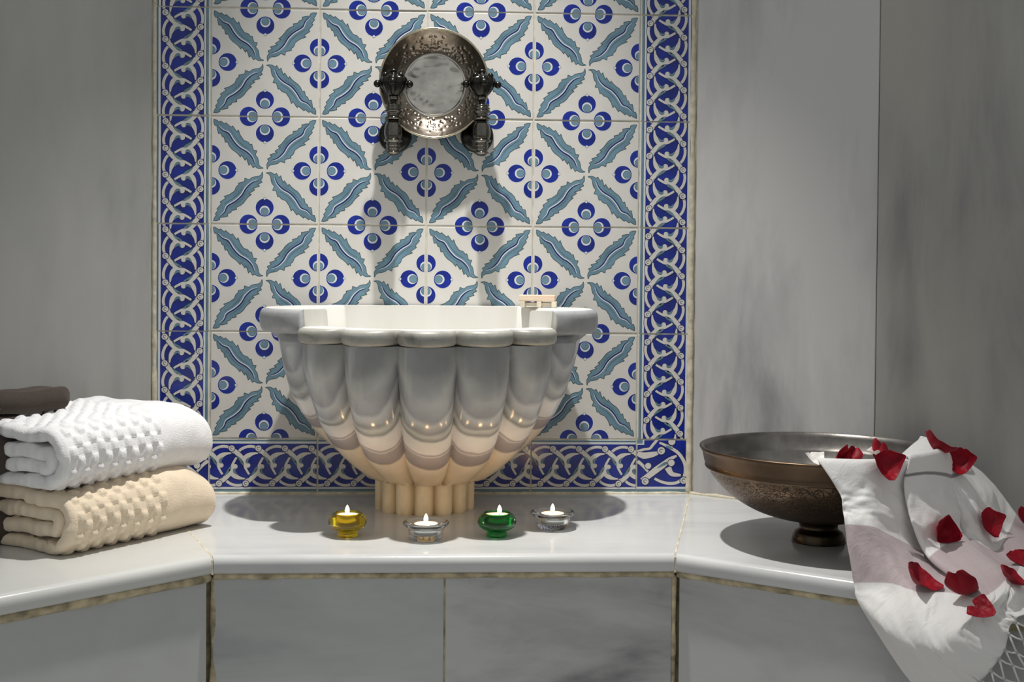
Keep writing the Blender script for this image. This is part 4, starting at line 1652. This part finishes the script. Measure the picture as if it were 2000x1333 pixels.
def petal(loc, rot, size, label, cup=0.55, roll_=0.4, notch=0.2, seed=1, mat=None, name='rose_petal', group='red rose petals strewn over the cloth'):
    V, F = petal_mesh(size, cup, roll_, notch, seed)
    o = mesh_obj(name, V, F, mat or M_petal, None, True, loc=loc)
    o.rotation_euler = rot
    o.modifiers.new('thickness', 'SOLIDIFY').thickness = 0.0006
    o.modifiers.new('smooth', 'SUBSURF').levels = 1
    tag(o, label, 'petal', group)
    return o


for loc, rot, size, cup, rl, nt_, sd, lb in (
    ((0.612, -0.560, 0.1440), (0.9, 0.2, 0.6), 0.040, 0.9, 0.9, 0.3, 1, 'curled red petal standing in the copper bowl near the cloth corner'),
    ((0.622, -0.572, 0.1480), (1.2, 0.1, 2.4), 0.034, 0.8, 0.9, 0.4, 3, 'small red petal with an upright tip leaning on the curled one inside the bowl'),
    ((0.668, -0.562, 0.1500), (0.35, -0.35, 1.9), 0.044, 0.9, 0.8, 0.3, 5, 'red petal lying in the copper bowl behind the cloth fold'),
    ((0.664, -0.606, 0.1490), (1.05, 0.0, 0.10), 0.046, 0.9, -0.3, 0.1, 2, 'broad red petal hanging over the front rim on the first cloth panel'),
    ((0.768, -0.532, 0.1610), (0.12, 0.42, 1.0), 0.052, 0.8, 0.5, 0.1, 7, 'long red petal lying along the top of the second cloth fold'),
    ((0.815, -0.497, 0.1340), (0.85, 0.2, -0.4), 0.042, 0.9, 0.4, 0.1, 9, 'red petal hanging right of the long one at the rim'),
    ((0.752, -0.602, 0.0560), (1.0, -1.1, 0.3), 0.042, 1.2, 1.2, 0.1, 11, 'thin curled red petal seen edge on, halfway down the second cloth fold'),
    ((0.845, -0.533, 0.0520), (1.0, 0.1, 0.3), 0.046, 0.7, -0.4, 0.0, 4, 'round red petal halfway down the third cloth fold'),
    ((0.923, -0.485, 0.0420), (0.5, 0.2, 0.5), 0.044, 0.8, 0.4, 0.1, 13, 'red petal on the rear part of the cloth at the picture edge'),
    ((0.674, -0.718, 0.0110), (0.22, -0.25, 1.2), 0.052, 0.6, 0.5, 0.1, 15, 'large cupped red petal in the hollow at the end of the mauve band'),
    ((0.708, -0.776, 0.0130), (0.15, 0.3, 2.3), 0.044, 0.7, 0.9, 0.2, 17, 'curled red petal beside the lower end of the mauve cloth fold'),
    ((0.711, -0.815, 0.0045), (0.25, -0.60, 0.5), 0.038, 0.4, 0.2, 0.35, 6, 'torn red petal lying lowest, on the white end of the cloth'),
    ((0.7665, -0.784, 0.0310), (0.25, 0.2, 0.9), 0.046, 0.5, 0.4, 0.1, 19, 'red petal on the ridge right of the mauve fold end'),
    ((0.822, -0.690, 0.0340), (0.3, -0.1, 0.3), 0.044, 0.5, -0.4, 0.1, 8, 'dark red petal on the third fold above the ridge petal, by the picture edge'),
):
    petal(loc, rot, size, lb, cup, rl, nt_, sd)
petal((0.576, -0.556, 0.1490), (0.5, 0.0, 0.4), 0.034, 'white petal at the front rim of the copper bowl left of the cloth', 0.8, 0.4, 0.1, 10, M_wpetal, 'white_petal', None)
petal((0.664, -0.575, 0.1580), (0.3, 0.0, 1.4), 0.044, 'white petal tucked between red petals behind the cloth', 0.6, 0.4, 0.1, 12, M_wpetal, 'white_petal', None)
